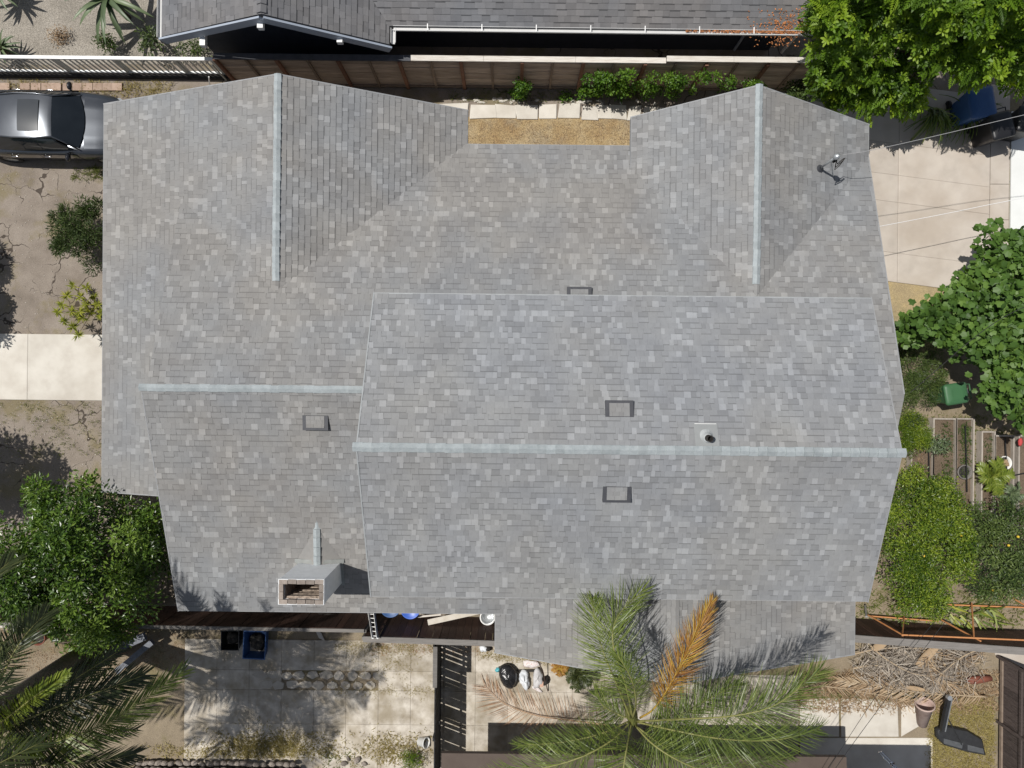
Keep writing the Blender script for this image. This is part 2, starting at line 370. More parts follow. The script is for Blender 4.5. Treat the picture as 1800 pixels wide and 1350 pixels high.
# side walk, north, between the gables: cracked slabs of uneven length
o = paving('side_walk', m_conc)
xs = [-3.2, -2.35, -1.35, -0.55, 0.05, 0.7, 1.25, 1.95, 2.45, 2.85, 3.3, 3.75, 4.6, 5.6, 6.6]
for i, (a, b) in enumerate(zip(xs[:-1], xs[1:])):
    j1, j2 = random.uniform(-.03,.03), random.uniform(-.03,.03); k = random.uniform(-.08,.08)
    slab(o, [(a+k, 8.27+j1), (b, 8.27+j2+random.uniform(-.05,.05)), (b+random.uniform(-.05,.05), 7.83+j2), (a, 7.83+j1)], 0.045+random.uniform(-.004,.004), m_conc, inset=0.02)
# stubs of crushed concrete along the walk
st = MB()
for k in range(26):
    x = random.uniform(-1.6, 4.2); st.blob((x, 8.36+random.uniform(-.05,.07), .012), (random.uniform(.03,.11), random.uniform(.03,.06), .03), 7, 4, .3)
o = st.build('concrete_rubble', m_conc); tag(o, 'crumbs of broken pale concrete along the side walk', 'rubble', kind='stuff')

# driveway, east
o = paving('driveway', m_drive)
xl, xm, xr = 8.6, 14.05, 14.62
def dl(x, y0): return (x, y0 - 0.118*(x - 9.3))
rows = [9.2, 7.45, 6.52, 5.72, 4.22, 3.36]
cols_ = [xl, 11.35, xm]
for i in range(len(rows)-1):
    for a, b in zip(cols_[:-1], cols_[1:]):
        slab(o, [dl(a, rows[i]), dl(b, rows[i]), dl(b, rows[i+1]), dl(a, rows[i+1])], 0.04+0.001*((i+int(a))%2), m_drive, inset=0.003)
for a, b in ((9.0, 6.05), (6.05, 5.0), (5.0, 2.4)):
    slab(o, [(xm+.01, a), (xr, a), (xr, b), (xm+.01, b)], 0.041, m_drive, inset=0.006)
sheet('white_pavement', [(14.66, 8.2), (22, 8.2), (22, 2.2), (14.66, 2.2)], 0.05, m_white)
sheet('pale_pad', pp((1748,1138),(2100,1150),(2100,1330),(1748,1150)), 0.03, m_drive)

# south patio: scored slabs
o = paving('patio', m_patio)
gx = [-13.4 + 0.955*k for k in range(0, 25)]
gy = [-7.62, -8.52, -9.1, -10.1, -11.1, -12.1]
for i in range(len(gx)-1):
    for j in range(len(gy)-1):
        x0, x1, y0, y1 = gx[i], gx[i+1], gy[j], gy[j+1]
        if -7.1 < x0 < -4.4 and j == 1: continue
        if x0 < -10.2 or x1 > 9.4 or (x0 > 3.9 and j == 0): continue
        slab(o, [(x0, y0), (x1, y0), (x1, y1), (x0, y1)], 0.035+random.uniform(-.002,.002), m_patio, inset=0.003)
# loose flagstones in the band the slabs leave out
fl = paving('flagstone_path', m_flag)
x = -7.35
while x < -3.6:
    for yy in (-8.66, -8.95):
        r_ = random.uniform(.13,.22); n = random.choice((5,6,7,8)); a0 = random.random()*6
        cx, cy = x + random.uniform(-.03,.03) + (0.16 if yy < -8.8 else 0), yy + random.uniform(-.02,.02)
        slab(fl, [(cx + r_*random.uniform(.75,1.2)*cos(a0+2*pi*k/n)*1.1, cy + random.uniform(.11,.17)*sin(a0+2*pi*k/n)) for k in range(n)], 0.04, m_flag, 'flagstone', inset=0.006)
    x += 0.39
# brick edging beside the car
o = paving('brick_edging', m_brick)
m_paver = M('pinkish_paver', [(0.33,0.235,0.18),(0.40,0.30,0.235)], 9, 0.9, 0.3, 60, objrand=0.12)
bm = MB().box(-.145,.145,-.11,.11,-.03,.03).mesh('paver', m_paver)
for px in (8, 43, 62, 81, 100, 118, 137, 155, 173, 190, 205):
    q = P(px+random.uniform(-2,2), 153, 0.03); piece('paver', bm, o, loc_m(q.x, q.y, 0.03, random.uniform(-.04,.04)))

# ------------------------------------------------------------------ shingled roofs
def inside(poly, x, y):
    c = False; n = len(poly)
    for i in range(n):
        x0, y0 = poly[i]; x1, y1 = poly[(i+1)%n]
        if (y0 > y) != (y1 > y) and x < (x1-x0)*(y-y0)/(y1-y0)+x0: c = not c
    return c
def clip_rect(poly, u0, u1, v0, v1):
    def half(pl, f):
        out = []
        for i in range(len(pl)):
            a, b = pl[i], pl[(i+1)%len(pl)]; fa, fb = f(a), f(b)
            if fa >= 0: out.append(a)
            if (fa >= 0) != (fb >= 0):
                t = fa/(fa-fb); out.append((a[0]+(b[0]-a[0])*t, a[1]+(b[1]-a[1])*t))
        return out
    for f in (lambda p: p[0]-u0, lambda p: u1-p[0], lambda p: p[1]-v0, lambda p: v1-p[1]):
        poly = half(poly, f)
        if len(poly) < 3: return None
    return poly
class Plane:
    """one roof slope: plan outline, direction it falls in, height s at a reference point"""
    def __init__(s, poly, down, ref, zref, slope):
        s.poly = poly; s.dn = Vector(down).normalized(); s.ref = Vector(ref); s.zr = zref; s.sl = slope
        s.up = -s.dn; s.u = Vector((s.up.y, -s.up.x))
        s.k = cos(math.atan(slope))
    def z(s, x, y): return s.zr - s.sl*((Vector((x, y)) - s.ref).dot(s.dn))
def shingle_roof(parent, planes, others, mat, deckmat, course=0.146, widths=(0.09,0.12,0.15,0.18,0.23), thick=(0.007, 0.016),
                 tones=((0.10,0.26),(0.30,0.42),(0.30,0.48),(0.12,0.56),(0.09,0.8),(0.09,0.97)), n_single=0, deck_t=0.14, stagger=False, keep=None):
    out = []; field = MB(); singles = []
    for pl in planes:
        poly = [((Vector(p)-pl.ref).dot(pl.u), (Vector(p)-pl.ref).dot(pl.up)) for p in pl.poly]
        us = [p[0] for p in poly]; vs_ = [p[1] for p in poly]
        e = course*pl.k; v = min(vs_); row = 0
        rest = [q for q in others if q is not pl]
        while v < max(vs_):
            u = min(us) - random.uniform(0, .3)
            if stagger: u = min(us) - (row % 3)*0.11 - .05
            wob = random.uniform(-.002, .002)
            while u < max(us):
                wd = random.choice(widths); tn = random.random(); acc = 0; tone = 0.5
                for pr, tv_ in tones:
                    acc += pr
                    if tn < acc: tone = tv_; break
                tk = random.choice(thick)
                if tone > 0.75:
                    tk = thick[-1]
                    if not stagger: wd = random.choice((0.09,0.11,0.13,0.16))
                cpoly = clip_rect(poly, u, u+wd-0.002, v+wob, v+e)
                uu = u; u += wd
                if not cpoly: continue
                cu = sum(p[0] for p in cpoly)/len(cpoly); cv = sum(p[1] for p in cpoly)/len(cpoly)
                c2 = pl.ref + pl.u*cu + pl.up*cv; zc = pl.z(c2.x, c2.y)
                if any(inside(q.poly, c2.x, c2.y) and q.z(c2.x, c2.y) > zc + 0.10 for q in rest): continue
                if keep and not keep(c2.x, c2.y): continue
                hid = any(inside(q.poly, c2.x, c2.y) and q.z(c2.x, c2.y) > zc + 0.01 for q in rest)
                full = abs((cpoly[0][0]+cpoly[0][1])*0) == 0 and len(cpoly) == 4 and abs(sum((cpoly[i][0]*cpoly[(i+1)%4][1]-cpoly[(i+1)%4][0]*cpoly[i][1]) for i in range(4))/2) > 0.97*(wd-.002)*e
                rec = (pl, cpoly, v, e, tk, tone, uu, wd, wob)
                if full and not hid: singles.append(rec)
                else: add_shingle(field, rec)
            v += e; row += 1
    # the largest ones as parts of their own, the rest as one field
    order = sorted(range(len(singles)), key=lambda i: -(singles[i][7] + random.random()*0.02 + 0.12*(singles[i][5] > .9)))
    pick = set(order[:n_single])
    dk = MB()
    for pl in planes:
        n = len(pl.poly); dk.prism(pl.poly, lambda x, y, pl=pl: pl.z(x, y)-deck_t, lambda x, y, pl=pl: pl.z(x, y)-0.004)
    deck = dk.build('roof', deckmat, parent)
    cache = {}
    for i, rec in enumerate(singles):
        if i in pick:
            pl, cp, v, e, tk, tone, uu, wd, wob = rec
            key = (round(wd,3), round(tk,3), tone, round(e,4))
            if key not in cache:
                mb = MB(); L = e/pl.k; a, b = 0, wd-.002
                mb.add([(a,0,tk),(b,0,tk),(b,L,.003),(a,L,.003),(a,0,-.006),(b,0,-.006),(b,L,-.006),(a,L,-.006)],
                       [(0,1,2,3),(4,5,1,0),(5,6,2,1),(7,4,0,3)], tone)
                if tk < 0.01:
                    h_ = tk*.17+.0025+.0015
                    mb.add([(a,L*.83,h_),(b,L*.83,h_),(b,L,.0045),(a,L,.0045)], [(0,1,2,3)], 0.0)
                cache[key] = mb.mesh('shingle', mat)
            q = pl.ref + pl.u*uu + pl.up*(v+wob)
            U = Vector((pl.u.x, pl.u.y, 0)); Vv = Vector((pl.up.x, pl.up.y, pl.sl)).normalized(); N = U.cross(Vv)
            m4 = Matrix(((U.x,Vv.x,N.x,q.x),(U.y,Vv.y,N.y,q.y),(U.z,Vv.z,N.z,pl.z(q.x,q.y)),(0,0,0,1)))
            piece('shingle', cache[key], deck, m4)
        else: add_shingle(field, rec)
    fo = field.build('shingle_field', mat, deck); fo['kind'] = 'stuff'
    return deck
def add_shingle(mb, rec):
    pl, cp, v, e, tk, tone, uu, wd, wob = rec
    n = len(cp); top = []; bot = []
    for p in cp:
        q = pl.ref + pl.u*p[0] + pl.up*p[1]; z = pl.z(q.x, q.y); t = min(max((p[1]-v)/e, 0), 1)
        top.append((q.x, q.y, z + tk*(1-t) + .003*t)); bot.append((q.x, q.y, z - .006))
    ar = sum(top[i][0]*top[(i+1)%n][1]-top[(i+1)%n][0]*top[i][1] for i in range(n))
    if ar < 0: top = top[::-1]; bot = bot[::-1]
    mb.add(top+bot, [tuple(range(n))] + [(n+i, n+(i+1)%n, (i+1)%n, i) for i in range(n)], tone)
    if tk < 0.01:                                     # the dark printed band at the head of the thin tabs
        b_ = clip_rect(cp, -99, 99, v+e*0.83, v+e*1.0)
        if b_:
            q3 = []
            for p in b_:
                q = pl.ref + pl.u*p[0] + pl.up*p[1]; t = (p[1]-v)/e; q3.append((q.x, q.y, pl.z(q.x, q.y) + tk*(1-t) + .003*t + .0015))
            ar = sum(q3[i][0]*q3[(i+1)%len(q3)][1]-q3[(i+1)%len(q3)][0]*q3[i][1] for i in range(len(q3)))
            mb.add(q3 if ar > 0 else q3[::-1], [tuple(range(len(q3)))], 0.0)
def ridge_caps(parent, a, b, sl1, sl2, mat, wd=0.15, step=0.2, lift=0.012, name='ridge_cap'):
    """folded cap shingles laid along a ridge from a to b; sl1/sl2: the slopes left and right of it"""
    a = Vector(a); b = Vector(b); L = (b-a).length; d = (b-a).normalized(); lf = Vector((-d.y, d.x, 0)).normalized()
    n = max(1, int(L/step)); st = L/n
    mb = MB(); h0, h1 = 0.040, 0.006; w = wd
    for s_, sl in ((1, sl1), (-1, sl2)): pass
    vs = []
    for x, h in ((0, h0), (st*1.12, h1)):
        vs += [(x, w, -w*sl1+h), (x, 0, h+.004), (x, -w, -w*sl2+h)]
    vs += [(0, w, -w*sl1-.01), (0, 0, -.01), (0, -w, -w*sl2-.01), (st*1.12, w, -w*sl1-.012), (st*1.12, -w, -w*sl2-.012)]
    mb.add(vs, [(0,1,4,3),(1,2,5,4),(6,7,1,0),(7,8,2,1),(0,3,9,6),(2,8,10,5)])
    me = mb.mesh(name, mat)
    for k in range(n):
        q = a + d*(st*k) + Vector((0,0,lift)); rzz = math.atan2(d.y, d.x)+random.uniform(-.012,.012)
        piece(name, me, parent, loc_m(q.x+random.uniform(-.004,.004), q.y+random.uniform(-.006,.006), q.z, rzz, ry=-math.asin(d.z)))

# ------------------------------------------------------------------ the house
house = thing('house', 'single storey house with large grey shingle roof of crossing gables', 'house', (0,0,0))
mN = Plane([(-8.5,-0.17),(9.12,-0.17),(9.28,6.05),(9.28,6.3),(-8.5,6.3)], (0,1), (0,-0.17), 4.5, 0.34)
mS = Plane([(-8.62,-0.17),(-8.62,-5.98),(8.4,-5.98),(8.4,-2.2),(9.12,-1.9),(9.12,-0.17)], (0,-1), (0,-0.17), 4.5, 0.34)
nwW = Plane([(-5.79,7.49),(-10.93,7.34),(-10.87,-2.98),(-8.5,-2.98),(-5.79,1.5)], (-1,0), (-5.785,0), 3.7, 0.31)
nwE = Plane([(-5.79,7.49),(-5.79,1.5),(-1.25,5.6),(-1.25,7.2)], (1,0), (-5.785,0), 3.7, 0.31)
neW = Plane([(5.95,7.34),(3.04,6.98),(3.04,5.5),(5.95,1.6)], (-1,0), (5.93,0), 3.7, 0.41)
neE = Plane([(5.95,7.34),(5.95,1.6),(9.27,5.3),(9.27,6.9)], (1,0), (5.93,0), 3.7, 0.39)
seW = Plane([(4.06,-7.32),(-0.37,-7.04),(-0.37,-4.7),(4.06,-4.7)], (-1,0), (4.06,0), 3.6, 0.27)
seE = Plane([(4.06,-7.32),(4.06,-4.7),(9.05,-4.7),(9.05,-7.0)], (1,0), (4.06,0), 3.6, 0.245)
uN = Plane([(-3.37,-1.41),(8.5,-1.41),(8.58,2.14),(-3.33,2.14)], (0,1), (0,-1.41), 5.55, 0.437)
uS = Plane([(-3.37,-1.41),(-3.33,-5.11),(8.58,-5.11),(8.5,-1.41)], (0,-1), (0,-1.41), 5.55, 0.42)
ALL = [mN, mS, nwW, nwE, neW, neE, seW, seE, uN, uS]
under_upper = lambda x, y: not (-3.2 < x < 8.4 and -5.0 < y < 1.9)
r_main = shingle_roof(house, [mN, mS], ALL, m_shingle, m_deck, n_single=90, keep=under_upper)
r_nw = shingle_roof(house, [nwW, nwE], ALL, m_shingle, m_deck, n_single=60)
r_ne = shingle_roof(house, [neW, neE], ALL, m_shingle, m_deck, n_single=35)
r_up = shingle_roof(house, [uN, uS], ALL, m_shingle_up, m_deck, n_single=90)
r_se = shingle_roof(house, [seW, seE], ALL, m_shingle, m_deck, n_single=25)
for o, t in ((r_main, 'long lower gable roof with chimney'), (r_nw, 'wide gable roof wing beside the parked car'), (r_ne, 'gable roof wing with the service mast'),
             (r_up, 'raised upper gable roof with pale ridge'), (r_se, 'low porch roof under the palm fronds')): o['label'] = t
ridge_caps(r_nw, (-5.785,7.5,3.7), (-5.785,2.48,3.7), 0.31, 0.31, m_cap, 0.088)
ridge_caps(r_ne, (5.95,7.36,3.7), (5.93,2.52,3.7), 0.39, 0.41, m_cap, 0.088)
ridge_caps(r_main, (-8.66,-0.17,4.5), (-3.4,-0.17,4.5), 0.34, 0.34, m_cap, 0.085)
ridge_caps(r_up, (-3.45,-1.41,5.55), (8.58,-1.41,5.55), 0.437, 0.42, m_cap, 0.10)
ridge_caps(r_se, (4.06,-7.34,3.6), (4.06,-5.0,3.6), 0.245, 0.27, m_shingle, 0.10)
# fascia boards along eaves and rakes
def fascia(a, b, z1, z2): MB().beam((a[0],a[1],z1-.09), (b[0],b[1],z2-.09), .03, .19).build('fascia', m_deck, house)
for pl, idx in ((mN,(1,2)),(mN,(3,4)),(mS,(0,1)),(mS,(1,2)),(nwW,(0,1)),(nwW,(1,2)),(nwW,(2,3)),(nwE,(2,3)),(nwE,(3,0)),(neW,(0,1)),(neW,(1,2)),(neE,(2,3)),(neE,(3,0)),
                (seW,(0,1)),(seW,(1,2)),(seE,(2,3)),(seE,(3,0)),(uN,(1,2)),(uN,(2,3)),(uN,(3,0)),(uS,(0,1)),(uS,(1,2)),(uS,(2,3))):
    a, b = pl.poly[idx[0]], pl.poly[idx[1]]; fascia(a, b, pl.z(*a), pl.z(*b))
de = MB()
for pl, i, j in ((uN,2,3),(uN,3,0),(uS,0,1)):
    a, b = pl.poly[i], pl.poly[j]; de.beam((a[0],a[1],pl.z(*a)+.008),(b[0],b[1],pl.z(*b)+.006),.03,.018)
de.build('drip_edge', M('drip_edge_metal', [(0.27,0.285,0.29),(0.33,0.345,0.35)], 4, .6, .1, 40), r_up)
# walls
wl_ = MB()
def wallbox(x0, x1, y0, y1, z1): wl_.box(x0, x1, y0, y1, -0.2, z1)
wallbox(-8.2, 8.7, -5.3, 5.6, 2.32); wallbox(-10.2, -1.9, 0.5, 6.75, 2.1); wallbox(3.6, 8.7, 5.0, 6.5, 2.35)
wallbox(-3.05, 8.2, -4.6, 1.7, 3.98)
for x, h in ((-8.2, 0), (8.7, 0)): pass
wl_.build('wall', m_stucco, house)
for tri in (((-8.2,-5.3,2.3),(-8.2,-.17,4.3),(-8.2,5.6,2.3)),((8.7,-5.3,2.3),(8.7,5.6,2.3),(8.7,-.17,4.3)),((-3.05,-4.6,3.9),(-3.05,-1.41,5.35),(-3.05,1.7,3.9)),((8.2,-4.6,3.9),(8.2,1.7,3.9),(8.2,-1.41,5.35)),
            ((-10.2,6.75,2.0),(-5.79,6.75,3.5),(-1.9,6.75,2.0)),((3.6,6.5,2.3),(5.95,6.5,3.5),(8.7,6.5,2.3))):
    MB().add(tri, [(0,1,2)]).build('gable', m_stucco, house)
for x in (-0.1, 2.9, 5.9, 8.8): MB().box(x-.06, x+.06, -6.6, -6.48, 0, 2.35).build('porch_post', m_trim, house)
for (x, y, n, wv) in ((1.0,5.602,'y',1.8),(-6,6.752,'y',1.8),(6.2,6.502,'y',1.5),(-5.0,-5.302,'-y',1.6)):
    s_ = 1 if n == 'y' else -1
    f_ = MB().box(x-wv/2-.06, x+wv/2+.06, y-.005, y+.04*s_, 0.9, 2.05).build('window', m_trim, house)
    MB().box(x-wv/2, x-.02, y+.0405*s_, y+.045*s_, 0.96, 1.99).build('pane', m_glass, f_)
    MB().box(x+.02, x+wv/2, y+.0405*s_, y+.045*s_, 0.96, 1.99).build('pane', m_glass, f_)
d_ = MB().box(-10.206, -10.2, 2.2, 3.15, 0, 2.02).build('door', m_choc, house)
MB().lathe((-10.21, 2.32, 1.0), [(0,-.03),(.03,-.03),(.03,.03),(0,.03)], 8, axis=(1,0,0)).build('handle', m_galv, d_)

# chimney: rendered shaft, brick rim, flue with flaking lining
cx0, cx1, cy0, cy1, ct = -5.34, -4.30, -5.14, -4.57, 4.6
ch = MB()
t_ = 0.105
def ring(mb, x0, x1, y0, y1, t, z0, z1):
    mb.box(x0, x1, y0, y0+t, z0, z1); mb.box(x0, x1, y1-t, y1, z0, z1); mb.box(x0, x0+t, y0+t, y1-t, z0, z1); mb.box(x1-t, x1, y0+t, y1-t, z0, z1)
ring(ch, cx0, cx1, cy0, cy1, t_, 2.3, ct-0.07)
chim = ch.build('chimney', m_chim, house); chim['label'] = 'white rendered chimney shaft with open brick rim'
MB().box(cx0+t_, cx1-t_, cy0+t_, cy1-t_, 2.4, 3.0).build('flue_floor', m_soot, chim)
ln = MB(); ring(ln, cx0+t_-.001, cx1-t_+.001, cy0+t_-.001, cy1-t_+.001, .02, 3.0, ct-.09); ln.build('flue_lining', m_flue, chim)
bmh = MB().box(-.1,.1,-.052,.052,-.04,.04).mesh('brick', m_brick)
nb = 5; bl = (cx1-cx0)/nb
for k in range(nb):
    for yy in (cy0+t_/2, cy1-t_/2):
        piece('brick', bmh, chim, loc_m(cx0+bl*(k+.5), yy+random.uniform(-.006,.006), ct-.03+random.uniform(-.006,.006), random.uniform(-.03,.03), ((bl-.012)/.2,1,1)))
for k in range(2):
    for xx in (cx0+t_/2, cx1-t_/2):
        piece('brick', bmh, chim, loc_m(xx, cy0+t_+ (cy1-cy0-2*t_)*(k+.5)/2, ct-.03, pi/2+random.uniform(-.03,.03), (.85,1,1)))
mo = MB(); ring(mo, cx0-.010, cx1+.010, cy0-.010, cy1+.010, .024, ct-.12, ct+.004); mo.build('render_edge', m_chim, chim)
lj = MB()
for k in range(14):
    z = 3.2+k*.095; lj.box(cx0+t_+.02, cx1-t_-.02, cy0+t_+.018, cy0+t_+.035+random.uniform(0,.025), z, z+.055)
lj.build('flue_brick_course', m_flue, chim)
# cricket behind the chimney and the step flashing
cr = MB(); zr = lambda y: 4.5+0.34*(y+.17)
yA, yB = -3.55, -4.57; xc = -4.82
zt = zr(yA)-.01
cr.add([(xc,yA,zt),(xc,yB,zt-.06),(-5.42,yB,zr(yB)+.02),(-4.22,yB,zr(yB)+.02)], [(0,2,1),(0,1,3)])
ck = cr.build('cricket', m_shingle, r_main)
ridge_caps(r_main, (xc, yA+.12, zt+.0), (xc, yB, zt-.05), 0.4, 0.4, m_cap, 0.085, 0.2)
for xx, nn in ((-4.22, 3), (-5.42, 3)):
    pass
fl_ = MB(); fl_.beam((-5.44,-4.52,zr(-4.52)+.03),(-4.82,-4.5,zt-.08),.1,.02).beam((-4.82,-4.5,zt-.08),(-4.2,-4.52,zr(-4.52)+.03),.1,.02)
fl_.beam((-4.27,-4.5,zr(-4.5)+.02),(-4.27,-5.2,zr(-5.2)+.02),.09,.015).beam((-5.37,-4.5,zr(-4.5)+.02),(-5.37,-5.2,zr(-5.2)+.02),.09,.015)
fl_.build('flashing', M('grey_flashing',[(0.2,0.21,0.2),(0.27,0.28,0.27)],6,0.6,.1,40), chim)

# slant-back roof vents: dark metal frame round a shingled lid
def vent(pl, x, y, wd, ln_, nm, ri):
    U = Vector((pl.u.x, pl.u.y, 0)); Vv = Vector((pl.up.x, pl.up.y, pl.sl)).normalized(); N = U.cross(Vv)
    q = Vector((x, y, pl.z(x, y)))
    def L(u, v, n): return q + U*u + Vv*v + N*n
    h0, h1 = 0.10, 0.02; a = wd/2; b = ln_/2
    vs = [L(-a,-b,0),L(a,-b,0),L(a,b,0),L(-a,b,0),L(-a,-b,h0),L(a,-b,h0),L(a,b,h1),L(-a,b,h1)]
    f = MB().add(vs, [(4,5,6,7),(0,1,5,4),(1,2,6,5),(2,3,7,6),(3,0,4,7)]).build('roof_vent', m_darkmetal, house); f['label'] = nm
    lid = MB(); nr, nc = 3, 4; a2 = a*0.72; e_ = (ln_*0.8)/nr; b0 = -b+ln_*.18
    for i in range(nr):
        xx = -a2
        while xx < a2-.01:
            ww = min(random.choice((.1,.14,.18)), a2-xx)
            v0, v1 = b0+e_*i, b0+e_*(i+1)
            hh = lambda v: h0+(h1-h0)*(v+b)/(2*b)
            t0 = random.choice((.008,.014)); tn = random.choice((.3,.4,.5,.42))
            A_ = [L(xx,v0,hh(v0)+t0),L(xx+ww-.003,v0,hh(v0)+t0),L(xx+ww-.003,v1,hh(v1)+.004),L(xx,v1,hh(v1)+.004)]
            B_ = [L(xx,v0,hh(v0)),L(xx+ww-.003,v0,hh(v0)),L(xx+ww-.003,v1,hh(v1)),L(xx,v1,hh(v1))]
            lid.add(A_+B_, [(0,1,2,3),(4,5,1,0),(5,6,2,1),(7,4,0,3)], tn)
            xx += ww
    lid.build('vent_lid', m_shingle, f)
    MB().add([L(-a*.8,-b-.004,.01),L(a*.8,-b-.004,.01),L(a*.8,-b-.004,h0*.7),L(-a*.8,-b-.004,h0*.7)], [(0,1,2,3)]).build('louvre', m_soot, f)
q = P(1085,719,4.9); vent(uN, q.x, q.y, 0.63, 0.36, 'roof vent just above the long upper ridge', 0)
q = P(1078,861,4.6); vent(uS, q.x, q.y, 0.63, 0.36, 'roof vent below the long upper ridge', 0)
q = P(555,742,4.25); vent(mS, q.x, q.y, 0.6, 0.34, 'roof vent below the short lower ridge', 0)
q = P(1018,519,3.7); vent(mN, q.x, q.y, 0.6, 0.36, 'roof vent half hidden at the edge of the upper roof', 0)
# plumbing pipe with flashing
q = P(1237,768,5.2); z0 = uN.z(q.x, q.y)
pv = MB().lathe((q.x,q.y,z0-.05), [(.075,0),(.075,.34),(.055,.34),(.055,.05),(0,.05)], 16).build('vent_pipe', m_soot, house)
fm = M('painted_lead_flashing',[(0.36,0.38,0.38),(0.46,0.48,0.48)],5,0.6,.1,40)
MB().lathe((q.x,q.y,z0-.03), [(.19,-.02),(.13,.06),(.09,.16),(.078,.17)], 16).build('flashing', fm, pv)
U_ = 0.26
MB().add([(q.x-U_,q.y-.2,uN.z(0,q.y-.2)+.02),(q.x+U_,q.y-.2,uN.z(0,q.y-.2)+.02),(q.x+U_,q.y+.3,uN.z(0,q.y+.3)+.022),(q.x-U_,q.y+.3,uN.z(0,q.y+.3)+.022)],[(0,1,2,3)]).build('flashing', M('grey_flashing_sheet',[(0.235,0.245,0.245),(0.275,0.285,0.285)],5,0.75,.1,40), pv)
MB().beam((q.x-.24,q.y+.3,uN.z(0,q.y+.3)+.02),(q.x+.24,q.y+.3,uN.z(0,q.y+.3)+.02),.011,.008).build('sealant', m_whitep, pv)
# electric service mast on the east wing
b0 = P(1441,296,3.02); b0.z = neE.z(b0.x, b0.y); top = b0+Vector((0,0,.92))
ms = MB().tube([b0, top], .03, 10).build('service_mast', m_galv, house, True)
MB().lathe(b0, [(.11,0),(.07,.05),(.035,.1)], 12).build('flashing', m_darkmetal, ms)
MB().lathe(top+Vector((-.02,0,-.02)), [(0,.14),(.05,.12),(.075,.06),(.07,0),(.0,-.02)], 12, axis=(.5,.1,.8)).build('weatherhead', m_galv, ms, True)
MB().tube([b0+Vector((.42,-.14,-.16)), top+Vector((0,0,-.25))], .014, 6).build('brace', m_galv, ms)
ins = MB().lathe(top+Vector((.06,-.03,-.22)), [(0,.05),(.035,.04),(.035,-.04),(0,-.05)], 10).build('insulator', m_soot, ms)
for k, (dx, dy) in enumerate(((.12,-.16),(.16,-.08),(.1,-.22))):
    MB().tube([top+Vector((.03,-.02,.0)), top+Vector((dx*.6,dy*.7,-.16)), top+Vector((dx,dy,-.28)), top+Vector((dx+.1,dy+.1,-.22)), top+Vector((.28,.02,-.13))], .011, 5).build('drip_loop', m_soot, ms)
# ------------------------------------------------------------------ the neighbour's house, north
nh = thing('neighbour_house', 'navy house with slate grey shingle roof and white gutters behind the fence', 'house', (0, 12, 0))
gz = 2.45
gxW, gxE, gxR = P(284,66,gz).x, P(684,82,gz).x, P(459,27,3.85).x
gY = 8.86
nsl = 0.47
gp1 = Plane([(gxR,gY+.02),(gxW,gY+.12),(gxW,20),(gxR,20)], (-1,0), (gxR,0), 3.85, (3.85-gz)/(gxR-gxW))
gp2 = Plane([(gxR,gY+.02),(gxR,20),(gxE+2.2,11.6),(gxE,9.35),(gxE,gY-.02)], (1,0), (gxR,0), 3.85, (3.85-gz)/(gxE-gxR))
eY = 9.32
np1 = Plane([(gxE-1.6,eY+2.2),(gxE,eY),(P(1436,70,gz).x,eY-.02),(P(1436,70,gz).x,15.5),(gxE-1.6,15.5)], (0,-1), (0,eY), gz, 0.40)
nr1 = shingle_roof(nh, [gp1, gp2], [gp1, gp2, np1], m_shingle_n, m_shingle_n, course=0.15, widths=(0.17,0.22,0.27), thick=(0.008,0.012,0.016), tones=((0.3,0.4),(0.3,0.5),(0.25,0.6),(0.15,0.75)), n_single=110, stagger=True, keep=lambda x, y: y < 11.2)
nr2 = shingle_roof(nh, [np1], [gp1, gp2, np1], m_shingle_n, m_shingle_n, course=0.15, widths=(0.17,0.22,0.27), thick=(0.008,0.012,0.016), tones=((0.3,0.4),(0.3,0.5),(0.25,0.6),(0.15,0.75)), n_single=180, stagger=True, keep=lambda x, y: y < 11.2)
ridge_caps(nr1, (gxR,gY+.05,3.85), (gxR,11.2,3.85), .5, .5, m_shingle_n, .12, .2)
MB().beam((gxR-.002,gY-.06,3.74),(gxW-.02,gY+.06,gz-.11),.05,.26).build('barge_board', m_fascia, nh)
MB().beam((gxR+.002,gY-.06,3.74),(gxE+.02,gY-.1,gz-.11),.05,.26).build('barge_board', m_fascia, nh)
for px, zz in ((356,2.66),(457,3.6),(597,2.9)):
    q = P(px, 68, zz); MB().box(q.x-.07,q.x+.07,gY-.20,gY+.5,zz-.12,zz+.02).build('rafter_end', m_whitep, nh)
nw_ = MB(); nw_.box(gxW+.55, gxE-.55, 9.45, 19.5, -.1, 2.5)
nw_.box(gxE-.6, P(1436,70,gz).x-.4, 9.95, 19.5, -.1, 2.48)
nw_.add([(gxW+.55,9.451,2.45),(gxE-.55,9.451,2.45),(gxR,9.451,3.6)], [(0,1,2)])
nw_.build('wall', m_navy, nh)
MB().box(gxR-.5,gxR+.75,9.40,9.449,2.62,2.92).build('attic_louvre', m_fascia, nh)
for px in (925, 1030, 1140):
    q = P(px, 74, 1.6); f_ = MB().box(q.x-.6,q.x+.6,9.90,9.955,1.05,2.15).build('window', m_fascia, nh)
    MB().box(q.x-.53,q.x+.53,9.893,9.899,1.12,2.08).build('pane', m_glass, f_)
m_gutter = paint('gutter_white', (0.55,0.55,0.54), .5)
